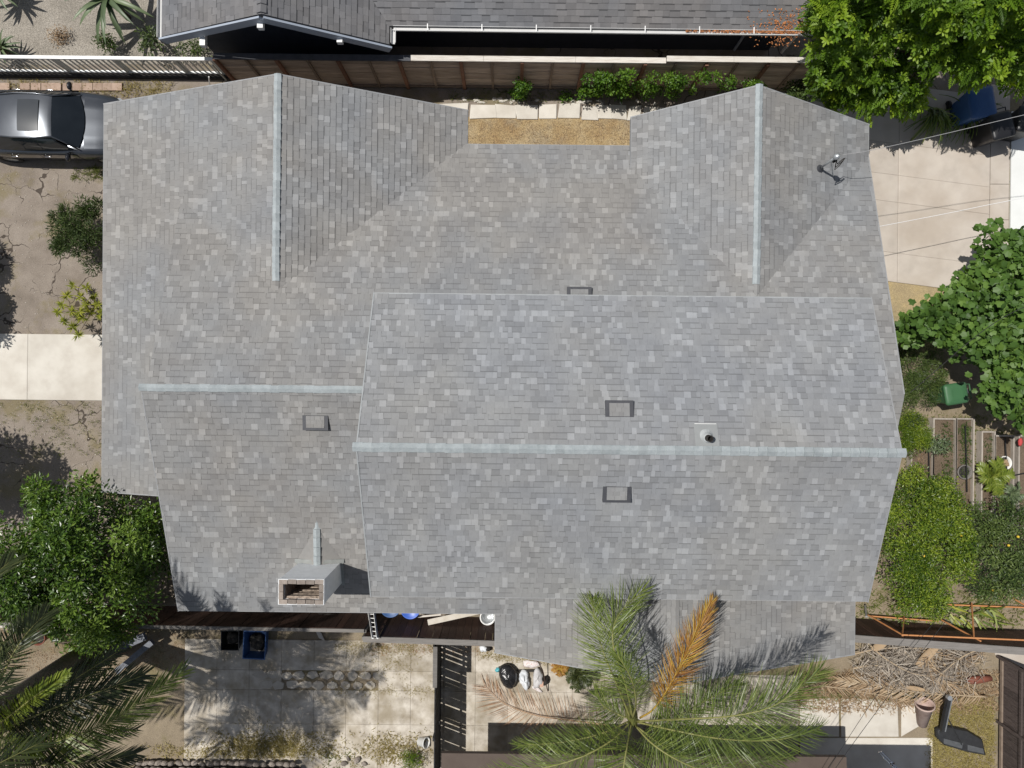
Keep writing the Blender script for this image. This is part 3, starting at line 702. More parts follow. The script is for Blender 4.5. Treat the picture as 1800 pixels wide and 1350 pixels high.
# gutters with straps, downpipe
gx0, gx1 = gxE+.1, P(1434,70,gz).x
def gutter(a, b, nm='gutter'):
    a = Vector(a); b = Vector(b); d = (b-a).normalized(); sd = Vector((d.y,-d.x,0))
    mb = MB(); prof = [(-.06,.05),(-.06,-.04),(.05,-.05),(.06,.03),(.072,.05),(.052,.055),(.045,.03),(.04,-.035),(-.05,-.03),(-.05,.05)]
    rows = [[p+sd*u+Vector((0,0,v)) for u, v in prof] for p in (a, b)]
    mb.grid(rows, close=True); return mb.build(nm, m_gutter, nh)
g = gutter((gx0,eY-.05,gz-.03),(gx1,eY-.07,gz-.03))
for k in range(8):
    x = gx0+.9+k*1.42
    if x < gx1: MB().box(x-.012,x+.012,eY-.12,eY+.06,gz+.02,gz+.032).build('strap', m_whitep, g)
gutter((gx0,gY+.02,gz-.03),(gx0,eY-.05,gz-.03))
gutter((gxW-.06,gY+.1,gz-.03),(gxW-.06,gY+1.5,gz-.03))
q = P(1312,86,1.2); MB().tube([(q.x+.3,eY-.03,gz-.08),(q.x+.1,9.85,gz-.45),(q.x,9.9,1.6),(q.x,9.9,.1)],.04,8).build('downpipe', m_fascia, nh)
q = P(1418,80,1.9); MB().tube([(q.x,eY-.05,gz-.08),(q.x,9.8,gz-.6),(q.x,9.85,.1)],.05,8).build('downpipe', m_whitep, nh)
# rusty leaf litter on the roof end
lt = MB()
for k in range(420):
    px, py = random.gauss(1392,26), random.gauss(33,16)
    if px > 1432 or py > 64 or py < 5: continue
    q = P(px, py, 2.9); q.z = np1.z(q.x, q.y)+.024
    a = random.random()*6; s_ = random.uniform(.015,.035)
    lt.add([q+Vector((cos(a)*s_,sin(a)*s_,0)), q+Vector((-sin(a)*s_*.5,cos(a)*s_*.5,.006)), q-Vector((cos(a)*s_,sin(a)*s_,0)), q+Vector((sin(a)*s_*.5,-cos(a)*s_*.5,.006))], [(0,1,2,3)], random.random())
for k in range(500):
    x = random.uniform(gx1-3.4, gx1-.1); q = Vector((x, eY-.05+random.uniform(-.03,.03), gz+random.uniform(-.02,.02))); a = random.random()*6; s_ = random.uniform(.015,.03)
    lt.add([q+Vector((cos(a)*s_,sin(a)*s_,0)), q+Vector((-sin(a)*s_*.5,cos(a)*s_*.5,.006)), q-Vector((cos(a)*s_,sin(a)*s_,0)), q+Vector((sin(a)*s_*.5,-cos(a)*s_*.5,.006))], [(0,1,2,3)], random.random())
m_litter = M('rusty_leaf_litter', [(0.32,0.12,0.04),(0.42,0.18,0.07)], 20, .9, 0, tone=.5)
tag(lt.build('leaf_litter', m_litter), 'rusty orange fallen leaves on the neighbour roof end and gutter', 'leaf litter', kind='stuff')

# ------------------------------------------------------------------ wooden fence, north
fn = thing('wooden_fence', 'weathered horizontal board fence with posts between the two houses', 'fence', (0, 8.78, 0))
fx0, fx1, fy = P(376,97,1.8).x, P(1460,112,1.8).x, 8.78
n_b = 10; fh = 1.74
nbay = 20; bay = (fx1-fx0)/nbay
bme = [MB().box(-bay+.006,bay-.006,-.012+j*.003,.012+j*.003,-fh/n_b/2+.006,fh/n_b/2-.004).mesh('board', m_board) for j in range(2)]
for i in range(nbay//2):
    for j in range(n_b):
        piece('board', bme[j%2], fn, loc_m(fx0+bay*(2*i+1), fy+random.uniform(-.004,.004), .05+fh/n_b*(j+.5), random.uniform(-.003,.003), (1,1,1), ry=random.uniform(-.004,.004)))
pr = MB().box(-.045,.045,-.10,-.016,0,1.78).mesh('post', m_postr); pg = MB().box(-.03,.03,-.075,-.016,0,1.78).mesh('post', m_postg)
for i in range(nbay+1):
    piece('post', pr if i % 2 == 0 else pg, fn, loc_m(fx0+bay*i, fy, 0, random.uniform(-.02,.02), rx=random.uniform(-.01,.01)))
MB().box(fx0,fx1,fy-.06,fy-.016,.06,.15).build('kickboard', m_postg, fn)
xs_ = [fx0, fx0+2.7, P(722,105,1.83).x]
for a, b in zip(xs_[:-1], xs_[1:]): MB().box(a,b-.006,fy-.09,fy+.07,1.80,1.84).build('cap_board', m_capd, fn)
xs_ = [P(722,105,1.83).x, P(850,105,1.83).x, P(1012,105,1.83).x, P(1171,105,1.83).x]
for a, b in zip(xs_[:-1], xs_[1:]): MB().box(a+.003,b-.003,fy-.08,fy+.07,1.80,1.84).build('cap_board', m_capw, fn)
xs_ = [P(1172,105,1.9).x, P(1290,105,1.9).x, P(1402,105,1.9).x, fx1]
for a, b in zip(xs_[:-1], xs_[1:]): MB().box(a+.003,b-.003,fy-.06,fy+.09,1.87,1.91).build('cap_board', m_capw, fn)
MB().box(P(1172,105,1.9).x, fx1, fy-.012,fy+.012,1.79,1.869).build('board', m_board, fn)

# white picket fence, west of it
pf = thing('picket_fence', 'low white metal picket fence in front of the gravel yard', 'fence', (-11.5, 9.06, 0))
px0, px1, pyy = -16.6, P(402,118,1.0).x, 9.06
MB().box(px0,px1,pyy-.045,pyy+.045,.97,1.03).build('rail', m_whitep, pf)
MB().box(px0,px1,pyy-.03,pyy+.03,.10,.15).build('rail', m_whitep, pf)
m_galvw = paint('grey_white_picket', (0.5,0.52,0.5), .5)
pk = MB().box(-.022,.022,-.012,.012,.10,.98).mesh('picket', m_galvw); n = int((px1-px0)/.155)
for i in range(n): piece('picket', pk, pf, loc_m(px0+.08+i*.155, pyy, 0))
po = MB().box(-.04,.04,-.04,.04,0,.97).mesh('post', m_galvw)
for px in (-70, 90, 197, 305, 372, 402):
    piece('post', po, pf, loc_m(P(px,112,.98).x, pyy, 0))
MB().box(px0,px1-.3,pyy-.16,pyy-.05,0,.10).build('kerb', m_soot, pf)
gt = MB().tube([(P(398,150).x,8.9,0),(P(398,150).x,8.9,1.0)],.025,6).build('gate_post', m_galvw, pf)
MB().tube([P(367,135,.9),P(369,152,.2)],.02,6).build('gate_post', m_whitep, pf)

# ------------------------------------------------------------------ south board fence
sf = thing('board_fence', 'dark brown vertical board fence with grey cap along the house back', 'fence', (0, -6.9, 0))
def vfence(a, b, h, mat, capmat, capw=.14, shift=0.0):
    a = Vector(a); b = Vector(b); L = (b-a).length; d = (b-a)/L; n = int(L/.2); st = L/n; rz = math.atan2(d.y, d.x)
    me = MB().box(-st/2+.004,st/2-.004,-.011,.011,.03,h-.03).mesh('board', mat)
    for k in range(n):
        q = a + d*(st*(k+.5)); piece('board', me, sf, loc_m(q.x, q.y+random.uniform(-.004,.004), random.uniform(-.008,.008), rz, rx=random.uniform(-.006,.006)))
    nn = max(1, int(L/2.4)); sl_ = L/nn
    for k in range(nn):
        q0 = a+d*(sl_*k+.002); q1 = a+d*(sl_*(k+1)-.002); off = Vector((d.y,-d.x))*capw*.42
        MB().beam((q0.x+off.x,q0.y+off.y,h),(q1.x+off.x,q1.y+off.y,h),capw,.045).build('cap_board', capmat, sf)
    for k in range(nn+1):
        q = a+d*(sl_*k); MB().box(q.x-.045,q.x+.045,q.y-.11,q.y-.018,0,h-.04).build('post', capmat, sf)
vfence((-16.2,-6.62), (-3.95,-6.72), 1.68, m_choc, m_capg, .09)
vfence((-3.93,-6.84), (2.2,-6.98), 1.9, m_choc, m_capg, .15)
vfence((7.8,-6.66), (16.5,-7.22), 1.62, m_choc, m_capg, .2)

# black slatted fence running south
bf = thing('slatted_fence', 'black upright slat fence running across the patio from the grey cap', 'fence', (P(764,1240,1.8).x, -9.2, 0))
bx = P(764,1240,1.8).x
MB().box(bx-.055,bx+.06,-8.22,-7.12,1.80,1.84).build('cap_board', m_capg, bf)
_sm = {}
def slat_mesh(wd, hh):
    if (wd, hh) not in _sm: _sm[(wd, hh)] = MB().box(-.006,.006,-wd/2,wd/2,.03,hh).mesh('slat', m_black)
    return _sm[(wd, hh)]
ys = [-7.14, -8.24, -9.7, -11.2, -12.7]
for si, (a, b) in enumerate(zip(ys[:-1], ys[1:])):
    hh = 1.80 if si < 1 else 1.66
    y = a
    while y - .12 > b:
        wd = random.choice((.115, .13)); MBx = slat_mesh(wd, hh)
        piece('slat', MBx, bf, loc_m(bx+random.uniform(-.003,.003), y-wd/2, 0, random.uniform(-.006,.006), rx=random.uniform(-.006,.006)))
        y -= wd+random.choice((.004,.008,.022,.034))
    for z in (.25, hh-.3): MB().box(bx-.05,bx-.008,b,a,z,z+.07).build('rail', m_black, bf)
    MB().box(bx-.06,bx-.013,a-.05,a+.05,0,hh+.02).build('post', m_black, bf)
# thin gaps between two of the slat runs let the sun through
MB().tube([(bx+.012,-9.6,1.0),(bx+.05,-9.58,1.02),(bx+.05,-9.5,1.05)],.012,6).build('latch', m_galv, bf)

# walnut fence, south-east
wf = thing('plank_fence', 'tall dark walnut plank fence with battens beside the yellow grass', 'fence', (14.3, -10, 0))
wa, wb = P(1752,1150), P(1752,1420)
L = abs(wa.y-wb.y); n = 22; st = L/n
me = MB().box(-.012,.012,-st/2+.004,st/2-.004,.05,1.9).mesh('plank', m_walnut)
for k in range(n): piece('plank', me, wf, loc_m(wa.x+.05+random.uniform(-.003,.003), wa.y-st*(k+.5), 0, ry=random.uniform(-.004,.004)))
for z in (.16, .95, 1.72): MB().box(wa.x-.012,wa.x+.036,wb.y,wa.y,z,z+.09).build('rail', m_postg if z < .2 else m_walnut, wf)
for k in (0, .42, .8): MB().box(wa.x-.03,wa.x+.034,wa.y-L*k-.09,wa.y-L*k,0,1.95).build('post', m_walnut, wf)

# ------------------------------------------------------------------ shed beyond the patio
sh = thing('shed', 'low flat brown shed roof at the bottom behind the palm', 'shed', (4, -11, 0))
m_flatroof = M('brown_flat_roof', [(0.085,0.064,0.053),(0.11,0.085,0.07)], 2, .9, .2, 60, fine=.08)
zr_ = 2.6; a = P(776,1324,zr_); b = P(1488,1331,zr_)
MB().prism([(a.x,a.y),(b.x,b.y),(b.x+.1,-12.4),(a.x,-12.4)], zr_-.12, zr_).build('roof', m_flatroof, sh)
MB().box(a.x+.35,b.x-.3,-12.2,-11.15,0,zr_-.13).build('wall', m_stucco, sh)
MB().prism([(6.9,-9.95),(10.85,-9.95),(10.85,-12.6),(6.9,-12.6)], 3.45, 3.6).build('roof', m_flatroof, sh)  # second roof, out of view, added to widen the shadow on the pad
MB().box(b.x+.5,10.5,-12.5,-11.75,0,3.44).build('wall', m_stucco, sh)
# ------------------------------------------------------------------ foliage
LEAF = ([(0,0,0),(.45,.28,.05),(1,0,-.06),(.45,-.28,.05)], [(0,3,2,1)])
LEAF2 = ([(0,0,0),(.5,.2,.06),(1,0,-.1),(.5,-.2,.06)], [(0,2,1),(0,3,2)])
NARROW = ([(0,0,0),(.4,.09,.03),(1,0,-.1),(.4,-.09,.03)], [(0,2,1),(0,3,2)])
def pinnate(n=7, l=.42, w=.075):
    v = []; f = []
    for k in range(n):
        t = .12+.86*k/(n-1); ll = l*(sin(pi*(.2+.72*t))**.8)
        for s_ in (-1, 1):
            a = R(62-25*t); b = len(v); dx, dy = cos(a)*ll, sin(a)*ll*s_
            px, py = -sin(a)*w*s_, cos(a)*w
            z = -.25*t*t
            v += [(t,0,z),(t+dx*.5+px*.7,dy*.5+py*.5,z+.01),(t+dx,dy,z-.07),(t+dx*.5-px*.7,dy*.5-py*.5,z+.01)]
            f.append((b,b+1,b+2,b+3) if s_ > 0 else (b,b+3,b+2,b+1))
    b = len(v); v += [(1.0,0,-.25),(1.12,.08,-.28),(1.28,0,-.33),(1.12,-.08,-.28)]; f.append((b,b+3,b+2,b+1))
    return v, f
PINN = pinnate(7, .42, .11)
def rosette_t(n=9):
    v = []; f = []
    for k in range(n):
        a = 2.4*k; e = .1+.75*k/n; b = len(v); L = 1.0-.35*k/n
        def q(r, s_, z): return (cos(a)*r*cos(e)*L-sin(a)*s_, sin(a)*r*cos(e)*L+cos(a)*s_, r*sin(e)*L+z)
        v += [q(.05,0,0), q(.55,.17,.03), q(1,.07,-.06), q(1,-.07,-.06), q(.55,-.17,.03)]; f.append((b,b+4,b+3,b+2,b+1))
    return v, f
ROS = rosette_t()
def lobed():
    pts = []
    for a, r in ((200,.3),(165,.28),(130,.55),(112,.42),(78,.62),(55,.45),(22,.68),(0,.62),(-22,.68),(-55,.45),(-78,.62),(-112,.42),(-130,.55),(-165,.28)):
        pts.append((.42+r*cos(R(a)), r*sin(R(a))*1.0, -.22*r*r))
    v = [(.3,0,.03)]+pts[1:]; n = len(pts)-1
    return v, [(0,1+i,1+(i+1)%n) for i in range(n)]
FIG = lobed()
BLADE = ([(0,-.03,0),(0,.03,0),(.5,.025,.16),(.5,-.025,.16),(1,0,.1),(1.0,.002,.1)], [(0,1,2,3),(3,2,5,4)])

def unit(n):
    v = rng.normal(size=(n,3)); return norm(v)
def clumps(center, radii, n, shell=.75, zlo=-.35, flat=1.0):
    """centres of leaf clumps spread over the upper part of an ellipsoid"""
    out = []
    while len(out) < n:
        d = unit(1)[0]
        if d[2] < zlo: continue
        r = rng.uniform(shell, 1.0) if rng.random() < .8 else rng.uniform(.2, shell)
        out.append(np.array(center)+d*np.array(radii)*r)
    return np.array(out)
def leaves(cl, rads, per, size, jit=.35, up=.75, outw=.6, tone0=.5, tonev=.22, inner=.45, droop=.25, zgrad=0.0):
    """positions, axes, normals, sizes and tones of leaves round clump centres"""
    n = len(cl)*per
    c = np.repeat(cl, per, axis=0); r = np.repeat(rads, per)
    d = unit(n); d[:,2] = np.where(d[:,2] < -.35, -d[:,2], d[:,2])
    pos = c + d*(r*rng.uniform(inner, 1.0, n))[:,None]*np.array([1,1,.75])
    nr = norm(d*outw + np.array([0,0,up]) + rng.normal(size=(n,3))*jit)
    ax = norm(d*1.0 + rng.normal(size=(n,3))*.7 + np.array([0,0,-droop]))
    ctone = np.repeat(rng.normal(tone0, tonev*.85, len(cl)), per)
    return pos, ax, nr, rng.uniform(.7, 1.25, n)*size, np.clip(ctone + rng.normal(0, tonev, n), 0, 1)
def limb(mb, a, b, r0, r1, bend=.12, n=6, seg=6):
    a = Vector(a); b = Vector(b); L = (b-a).length
    o = Vector((random.uniform(-1,1), random.uniform(-1,1), random.uniform(-.2,.6)))*L*bend
    pts = [a.lerp(b, k/seg)+o*sin(pi*k/seg) for k in range(seg+1)]
    mb.tube(pts, [r0+(r1-r0)*k/seg for k in range(seg+1)], n)
def tree(name, label, cat, base, cl, rads, per, size, tmpl, mat, trunk_r=.12, trunk_top=None, keep=None, group=None, limbs=14, crown='crown', bark=None, **kw):
    t = thing(name, label, cat, (base[0], base[1], 0), group)
    bark = bark or m_bark
    cl = np.array(cl); tt = trunk_top or (base[0], base[1], cl[:,2].min()+.1)
    tb = MB(); limb(tb, (base[0],base[1],-.05), tt, trunk_r, trunk_r*.65, .05); tb.build('trunk', bark, t, True)
    for k in rng.choice(len(cl), min(limbs, len(cl)), replace=False):
        b_ = MB(); limb(b_, tt, tuple(cl[k]), trunk_r*.45, .012, .12); b_.build('branch', bark, t, True)
    p, ax, nr, s_, tn = leaves(cl, np.array(rads), per, size, **kw)
    if keep is not None:
        m_ = keep(p); p, ax, nr, s_, tn = p[m_], ax[m_], nr[m_], s_[m_], tn[m_]
    V, Fa, T = scatter(*tmpl, p, ax, nr, s_, tn)
    c = np_mesh(crown, V, Fa, T, mat, t)
    return t
l_tree = leafmat('glossy_dark_leaf', (0.025,0.055,0.008), (0.08,0.155,0.019), (0.19,0.28,0.045), .28, .35, .6)
l_pinn = leafmat('bright_feathery_leaf', (0.05,0.105,0.006), (0.13,0.235,0.014), (0.27,0.385,0.028), .38, .5)
l_fig = leafmat('broad_green_leaf', (0.04,0.085,0.015), (0.08,0.155,0.028), (0.135,0.225,0.04), .25, .5)
l_citrus = leafmat('citrus_leaf', (0.035,0.075,0.006), (0.115,0.185,0.016), (0.26,0.33,0.035), .3, .4, .5)
l_citrus2 = leafmat('grey_green_leaf', (0.03,0.055,0.014), (0.07,0.11,0.028), (0.14,0.19,0.05), .25, .45)
l_ole = leafmat('oleander_leaf', (0.03,0.05,0.015), (0.065,0.10,0.03), (0.12,0.16,0.05), .25, .45)
l_yel = leafmat('yellow_green_leaf', (0.12,0.15,0.02), (0.27,0.30,0.04), (0.45,0.45,0.08), .35, .45)
l_vine = leafmat('vine_leaf', (0.03,0.08,0.008), (0.08,0.17,0.015), (0.16,0.27,0.03), .35, .45)
l_palm = leafmat('palm_leaflet', (0.045,0.075,0.012), (0.125,0.175,0.032), (0.28,0.325,0.08), .3, .4, .5)
l_palmd = leafmat('dark_palm_leaflet', (0.02,0.03,0.01), (0.05,0.068,0.02), (0.11,0.125,0.04), .25, .4, .5)
l_palmy = leafmat('yellow_green_frond', (0.08,0.12,0.015), (0.17,0.23,0.03), (0.3,0.34,0.06), .35, .4, .5)
l_gold = leafmat('golden_dying_frond', (0.20,0.085,0.03), (0.42,0.215,0.05), (0.58,0.42,0.08), .35, .5)
l_dead = leafmat('dead_frond', (0.20,0.13,0.075), (0.38,0.27,0.165), (0.52,0.42,0.29), .15, .7, .2)
l_deadp = leafmat('pinkish_dead_frond', (0.26,0.14,0.08), (0.42,0.255,0.155), (0.52,0.36,0.23), .2, .7, .2)
l_grey = leafmat('bleached_frond', (0.16,0.135,0.11), (0.33,0.285,0.235), (0.48,0.43,0.36), .1, .75, .2)
l_agave = leafmat('agave_leaf', (0.045,0.07,0.03), (0.10,0.14,0.065), (0.17,0.22,0.11), .05, .45, .5)
l_grass = leafmat('dry_grass', (0.24,0.19,0.06), (0.38,0.32,0.12), (0.5,0.44,0.2), .3, .7, .2)
l_weed = leafmat('weed_leaf', (0.07,0.09,0.02), (0.15,0.18,0.045), (0.27,0.27,0.09), .3, .6, .2)
l_strap = leafmat('strap_leaf', (0.05,0.08,0.015), (0.13,0.19,0.035), (0.33,0.38,0.1), .25, .35, .5)

# feathery tree, north-east, hanging over fence and neighbour roof
cl = []
def add_cl(px, py, z, n, sx, sy, sz=.5):
    for k in range(n):
        q = P(px+random.gauss(0,sx), py+random.gauss(0,sy), z+random.gauss(0,sz)); cl.append(tuple(q))
add_cl(1590,75,3.4,34,75,30,.35); add_cl(1500,40,3.7,16,45,26,.3); add_cl(1490,140,2.5,12,32,14,.25); add_cl(1580,150,2.5,14,45,12,.25)
add_cl(1720,60,3.6,26,50,30,.35); add_cl(1790,110,3.0,16,22,28,.3); add_cl(1640,20,5.0,18,60,18); add_cl(1440,10,4.0,6,16,12,.3); add_cl(1760,10,5.0,14,60,20); add_cl(1690,105,3.0,8,25,10,.3)
add_cl(1650,-70,5.0,30,140,40); add_cl(1500,160,1.8,14,34,10,.15); add_cl(1585,172,1.8,12,34,8,.15); add_cl(1455,150,1.7,5,10,10,.1)
cl = [c for c in cl if pix(*c)[0] > 1428 and not (c[1] < 6.9 and c[0] < 9.0) and not (c[1]-.22*c[2]-.3 < 7.05 + max(0, 11-c[0])*.1)]
tree('feathery_tree', 'bright green feathery tree hanging over the fence at the top right', 'tree', (P(1640,40,0).x, P(1640,40,0).y), cl, [random.uniform(.3,.58) for _ in cl], 26, .31, PINN, l_pinn, .2,
     trunk_top=tuple(P(1640,50,2.4)), limbs=36, up=.9, outw=.75, jit=.3, tone0=.35, tonev=.2, inner=.25, droop=.35)
ft_ = [o for o in bpy.data.objects if o.name == 'feathery_tree'][0]
p, ax, nr, s_, tn = leaves(np.array(cl), np.array([random.uniform(.3,.58) for _ in cl]), 20, .17, jit=.3, up=1.1, outw=.7, tone0=.62, tonev=.24, inner=.8, droop=0)
V, Fa, T = scatter(*ROS, p, np.cross(nr, ax), nr, s_, tn, .08); np_mesh('crown', V, Fa, T, l_pinn, ft_)

# dark glossy tree, south-west
c0 = P(118,985,2.3)
base = P(215,955,0)
cl = clumps((c0.x+.25,c0.y,2.3), (2.5,2.1,1.35), 90, .6, -.5)
cl = np.array([c for c in cl if c[0] < -8.85])
keep = lambda p: ~(((p[:,0] > -8.68) & (p[:,2] < 3.3)) | ((p[:,0] > -10.98) & (p[:,1] > -3.06) & (p[:,2] < 2.95)))
def keep(p):
    a_ = (p[:,0] > -8.66) & (p[:,1] > -6.02); b_ = (p[:,0] > -10.95) & (p[:,1] > -3.03) & (p[:,2] < 2.3+.31*(p[:,0]+10.9))
    return ~(a_ | b_)
tree('broadleaf_tree', 'dense dark green tree pressed against the house corner at lower left', 'tree', (base.x-.6, base.y-.4), cl, rng.uniform(.38,.68,len(cl)), 300, .13, LEAF2, l_tree, .13, keep=keep, limbs=24, inner=.35, tonev=.26, jit=.5)
extra = np.array([tuple(P(170+random.gauss(0,28),1110+random.gauss(0,18),1.8)) for _ in range(12)])
tree('leafy_sapling', 'smaller leafy tree below the dark tree beside the grey timbers', 'tree', (P(165,1085,0).x, P(165,1085,0).y), extra, rng.uniform(.25,.42,12), 200, .12, LEAF2, l_tree, .05, limbs=8, inner=.35, tonev=.26, jit=.5, tone0=.55)

# fig tree, east, with big lobed leaves
ft_c = P(1735,585,2.2)
cl = clumps((ft_c.x+.2,ft_c.y,2.0), (2.35,2.65,1.15), 150, .45, -.25)
far = np.array([tuple(P(x,y,z)) for x,y,z in ((1788,425,2.6),(1775,440,2.5),(1760,465,2.4),(1700,500,2.2),(1660,520,2.1),(1640,545,1.9),(1612,575,1.8),(1595,590,1.7),(1740,480,2.4),(1790,455,2.5))])
cl = np.vstack([cl, far])
def fig_ok(c):
    x, y = pix(*c)
    return c[0] > 9.75 and not (x < 1695 and y > 600) and not (x < 1742 and 630 < y < 800) and not (y > 715 and x < 1790) and not (x < 1700 and y < 505 - (x-1700)*.5)
cl = np.array([c for c in cl if fig_ok(c)])
t = thing('fig_tree', 'spreading tree with big lobed green leaves beside the driveway', 'tree', (ft_c.x+.2, ft_c.y, 0))
tb = MB(); tt = (ft_c.x+.2, ft_c.y, 1.0); limb(tb, (ft_c.x+.2,ft_c.y,-.05), tt, .14, .1, .03); tb.build('trunk', m_bark, t, True)
for k in rng.choice(len(cl), 26, replace=False):
    b_ = MB(); limb(b_, tt, tuple(cl[k]), .05, .012, .12); b_.build('branch', m_bark, t, True)
p, ax, nr, s_, tn = leaves(cl, rng.uniform(.3,.5,len(cl)), 46, .18, jit=.32, up=1.0, outw=.4, tonev=.22, inner=.3, droop=.15)
order = np.argsort(-(p[:,2]+s_*3)); top = set(order[:260].tolist())
figm = [MB().add(FIG[0], FIG[1], tv).mesh('leaf', l_fig) for tv in (.25,.45,.6,.8)]
rest = [i for i in range(len(p)) if i not in top]
for i in order[:260]:
    x = Vector(ax[i]).normalized(); z = Vector(nr[i]); z = (z-x*z.dot(x)).normalized(); y = z.cross(x); s = s_[i]
    piece('leaf', random.choice(figm), t, Matrix(((x.x*s,y.x*s,z.x*s,p[i][0]),(x.y*s,y.y*s,z.y*s,p[i][1]),(x.z*s,y.z*s,z.z*s,p[i][2]),(0,0,0,1))))
V, Fa, T = scatter(*FIG, p[rest], ax[rest], nr[rest], s_[rest], tn[rest]); o = np_mesh('crown', V, Fa, T, l_fig, t); o['kind'] = 'stuff'

# citrus hedge pair and low shrubs, east
def citrus(name, label, px, py, z, rx, ry, rz_, mat, n, per, seed_fruit, size=.085, **kw):
    c = P(px, py, z); cl = clumps((c.x,c.y,z), (rx,ry,rz_), n, .75, -.2)
    t = tree(name, label, 'tree', (c.x,c.y), cl, rng.uniform(.26,.42,len(cl)), per, size, NARROW if size > .1 else LEAF2, mat, .07, limbs=10, inner=.5, up=.7, outw=.9, **kw)
    me = MB().blob((0,0,0),(.035,.035,.04),8,6).mesh('fruit', m_lemon)
    for k in range(seed_fruit):
        q = cl[rng.integers(len(cl))]+unit(1)[0]*.33; piece('fruit', me, t, loc_m(q[0], q[1], max(q[2], z*.8)))
    return t
m_lemon = M('lemon_skin', [(0.6,0.4,0.03),(0.7,0.5,0.05)], 9, .5, .1, 60)
keep_e = lambda p: ~((p[:,0] < 8.65) & (p[:,2] < 5.2))
citrus('citrus_tree', 'rounded bright green clipped citrus bush against the house end', 1617, 955, 1.75, 1.2, 1.98, .95, l_citrus, 150, 190, 9, .075, keep=keep_e, tonev=.28)
citrus('citrus_tree', 'duller green citrus bush right of the bright one', 1752, 965, 1.4, 1.15, 1.25, .8, l_citrus2, 60, 200, 5, .085, tonev=.24)
def shrub(name, label, px, py, z, rx, ry, rz_, mat, n, per, size, tmpl=LEAF2, cat='shrub', cr=(.18,.32), group=None, **kw):
    c = P(px, py, z); cl = clumps((c.x,c.y,z), (rx,ry,rz_), n, .5, -.3)
    kw.setdefault('inner', .3)
    return tree(name, label, cat, (c.x,c.y), cl, rng.uniform(*cr,len(cl)), per, size, tmpl, mat, .03, limbs=8, crown='foliage', group=group, trunk_top=(c.x,c.y,max(.08,z*.4)), **kw)
shrub('low_shrub', 'low fine leaved shrub between the roof edge and the fig tree', 1613, 660, .55, .95, 1.35, .35, l_citrus2, 46, 190, .09, NARROW, tone0=.55, keep=lambda p: p[:,0] > 9.3)
shrub('low_shrub', 'green ground shrub spilling over the first raised bed', 1602, 758, .4, .45, .62, .3, l_citrus, 26, 170, .09, NARROW, tone0=.55, keep=lambda p: p[:,0] > 9.3)

# shrubs in the west yard
shrub('oleander_shrub', 'dark green oleander bush beside the roof edge', 150, 412, .85, .85, .95, .6, l_ole, 40, 150, .14, NARROW, tone0=.5, droop=-.2, up=.5)
yp = P(152, 540, .5); t = thing('yellow_shrub', 'yellow green leggy shrub above the concrete walk', 'shrub', (yp.x, yp.y, 0))
pos_ = [(128,503),(152,505),(118,520),(142,522),(165,520),(110,535),(150,535),(172,535),(140,548),(112,565),(128,575),(160,548),(178,552),(137,590),(102,548),(125,548),(145,560)]
tb = MB(); limb(tb, (yp.x+.1,yp.y,0), (yp.x+.1,yp.y,.25), .03, .025, .02); tb.build('trunk', m_bark, t, True)
allp = []
for x, y in pos_:
    q = P(x, y, random.uniform(.5,.95)); b_ = MB(); limb(b_, (yp.x+.1,yp.y,.22), q, .014, .006, .1); b_.build('branch', m_bark, t)
    n_ = 30; az = rng.uniform(0,6.28,n_); el = rng.uniform(-.35,.75,n_)
    axs = np.stack([np.cos(az)*np.cos(el), np.sin(az)*np.cos(el), np.sin(el)],1)
    allp.append((np.repeat([tuple(q)], n_, 0), axs, norm(np.array([[0,0,1.0]])+rng.normal(size=(n_,3))*.25), rng.uniform(.13,.23,n_), np.clip(rng.normal(.55 if y < 560 else .35,.25,n_),0,1)))
V, Fa, T = scatter(NARROW[0], NARROW[1], *[np.concatenate([a_[i] for a_ in allp]) for i in range(5)])
np_mesh('foliage', V, Fa, T, l_yel, t)
# plants just west of the frame whose shadows fall on the soil
shrub('oleander_shrub', 'round leafed shrub outside the left edge casting the upper spiky shadow', -98, 440, 1.15, .42, .6, .4, l_ole, 16, 90, .2, NARROW, cr=(.15,.3))
shrub('oleander_shrub', 'dense shrub outside the left edge casting the lower shadow', -108, 535, 1.3, .5, .75, .4, l_tree, 26, 130, .13)
cl = clumps((-16.1,-2.35,3.4), (1.55,1.2,.9), 46, .6, -.5)
tree('broadleaf_tree', 'second dark tree outside the left edge casting a broad shadow', 'tree', (-16.4,-2.6), cl, rng.uniform(.35,.55,len(cl)), 170, .15, LEAF2, l_tree, .12, limbs=12, tonev=.25)

# vines on the north fence
def vine(label, spots, n, per, size):
    c = P(*spots[0][:3]); t = thing('vine', label, 'vine', (c.x, 8.68, 0), 'vines on the north fence')
    cl = []
    for px, py, z, sx, sz in [(s[0],s[1],s[2],s[3],s[4]) for s in spots]:
        for k in range(n):
            q = P(px+random.gauss(0,sx), py, z); cl.append((q.x, 8.62-abs(random.gauss(0,.07))-.10, max(.12, z+random.gauss(0,sz))))
    cl = np.array(cl); st_ = MB()
    for s in spots:
        q = P(s[0], s[1], s[2]); limb(st_, (q.x+random.uniform(-.2,.2),8.6,0), (q.x,8.62,s[2]), .015, .006, .06)
    st_.build('stem', m_bark, t)
    p, ax, nr, s_, tn = leaves(cl, rng.uniform(.12,.2,len(cl)), per, size, jit=.4, up=.7, outw=.5, inner=.2)
    nr = norm(nr+np.array([0,-.5,0])); p[:,1] = np.minimum(p[:,1], 8.64)
    V, Fa, T = scatter(*LEAF, p, ax, nr, s_, tn); np_mesh('foliage', V, Fa, T, l_vine, t)
vine('bright vine in three clumps along the middle of the north fence', [(1066,130,1.35,16,.14),(1040,150,.5,22,.2),(1092,145,.8,8,.2)], 12, 60, .09)
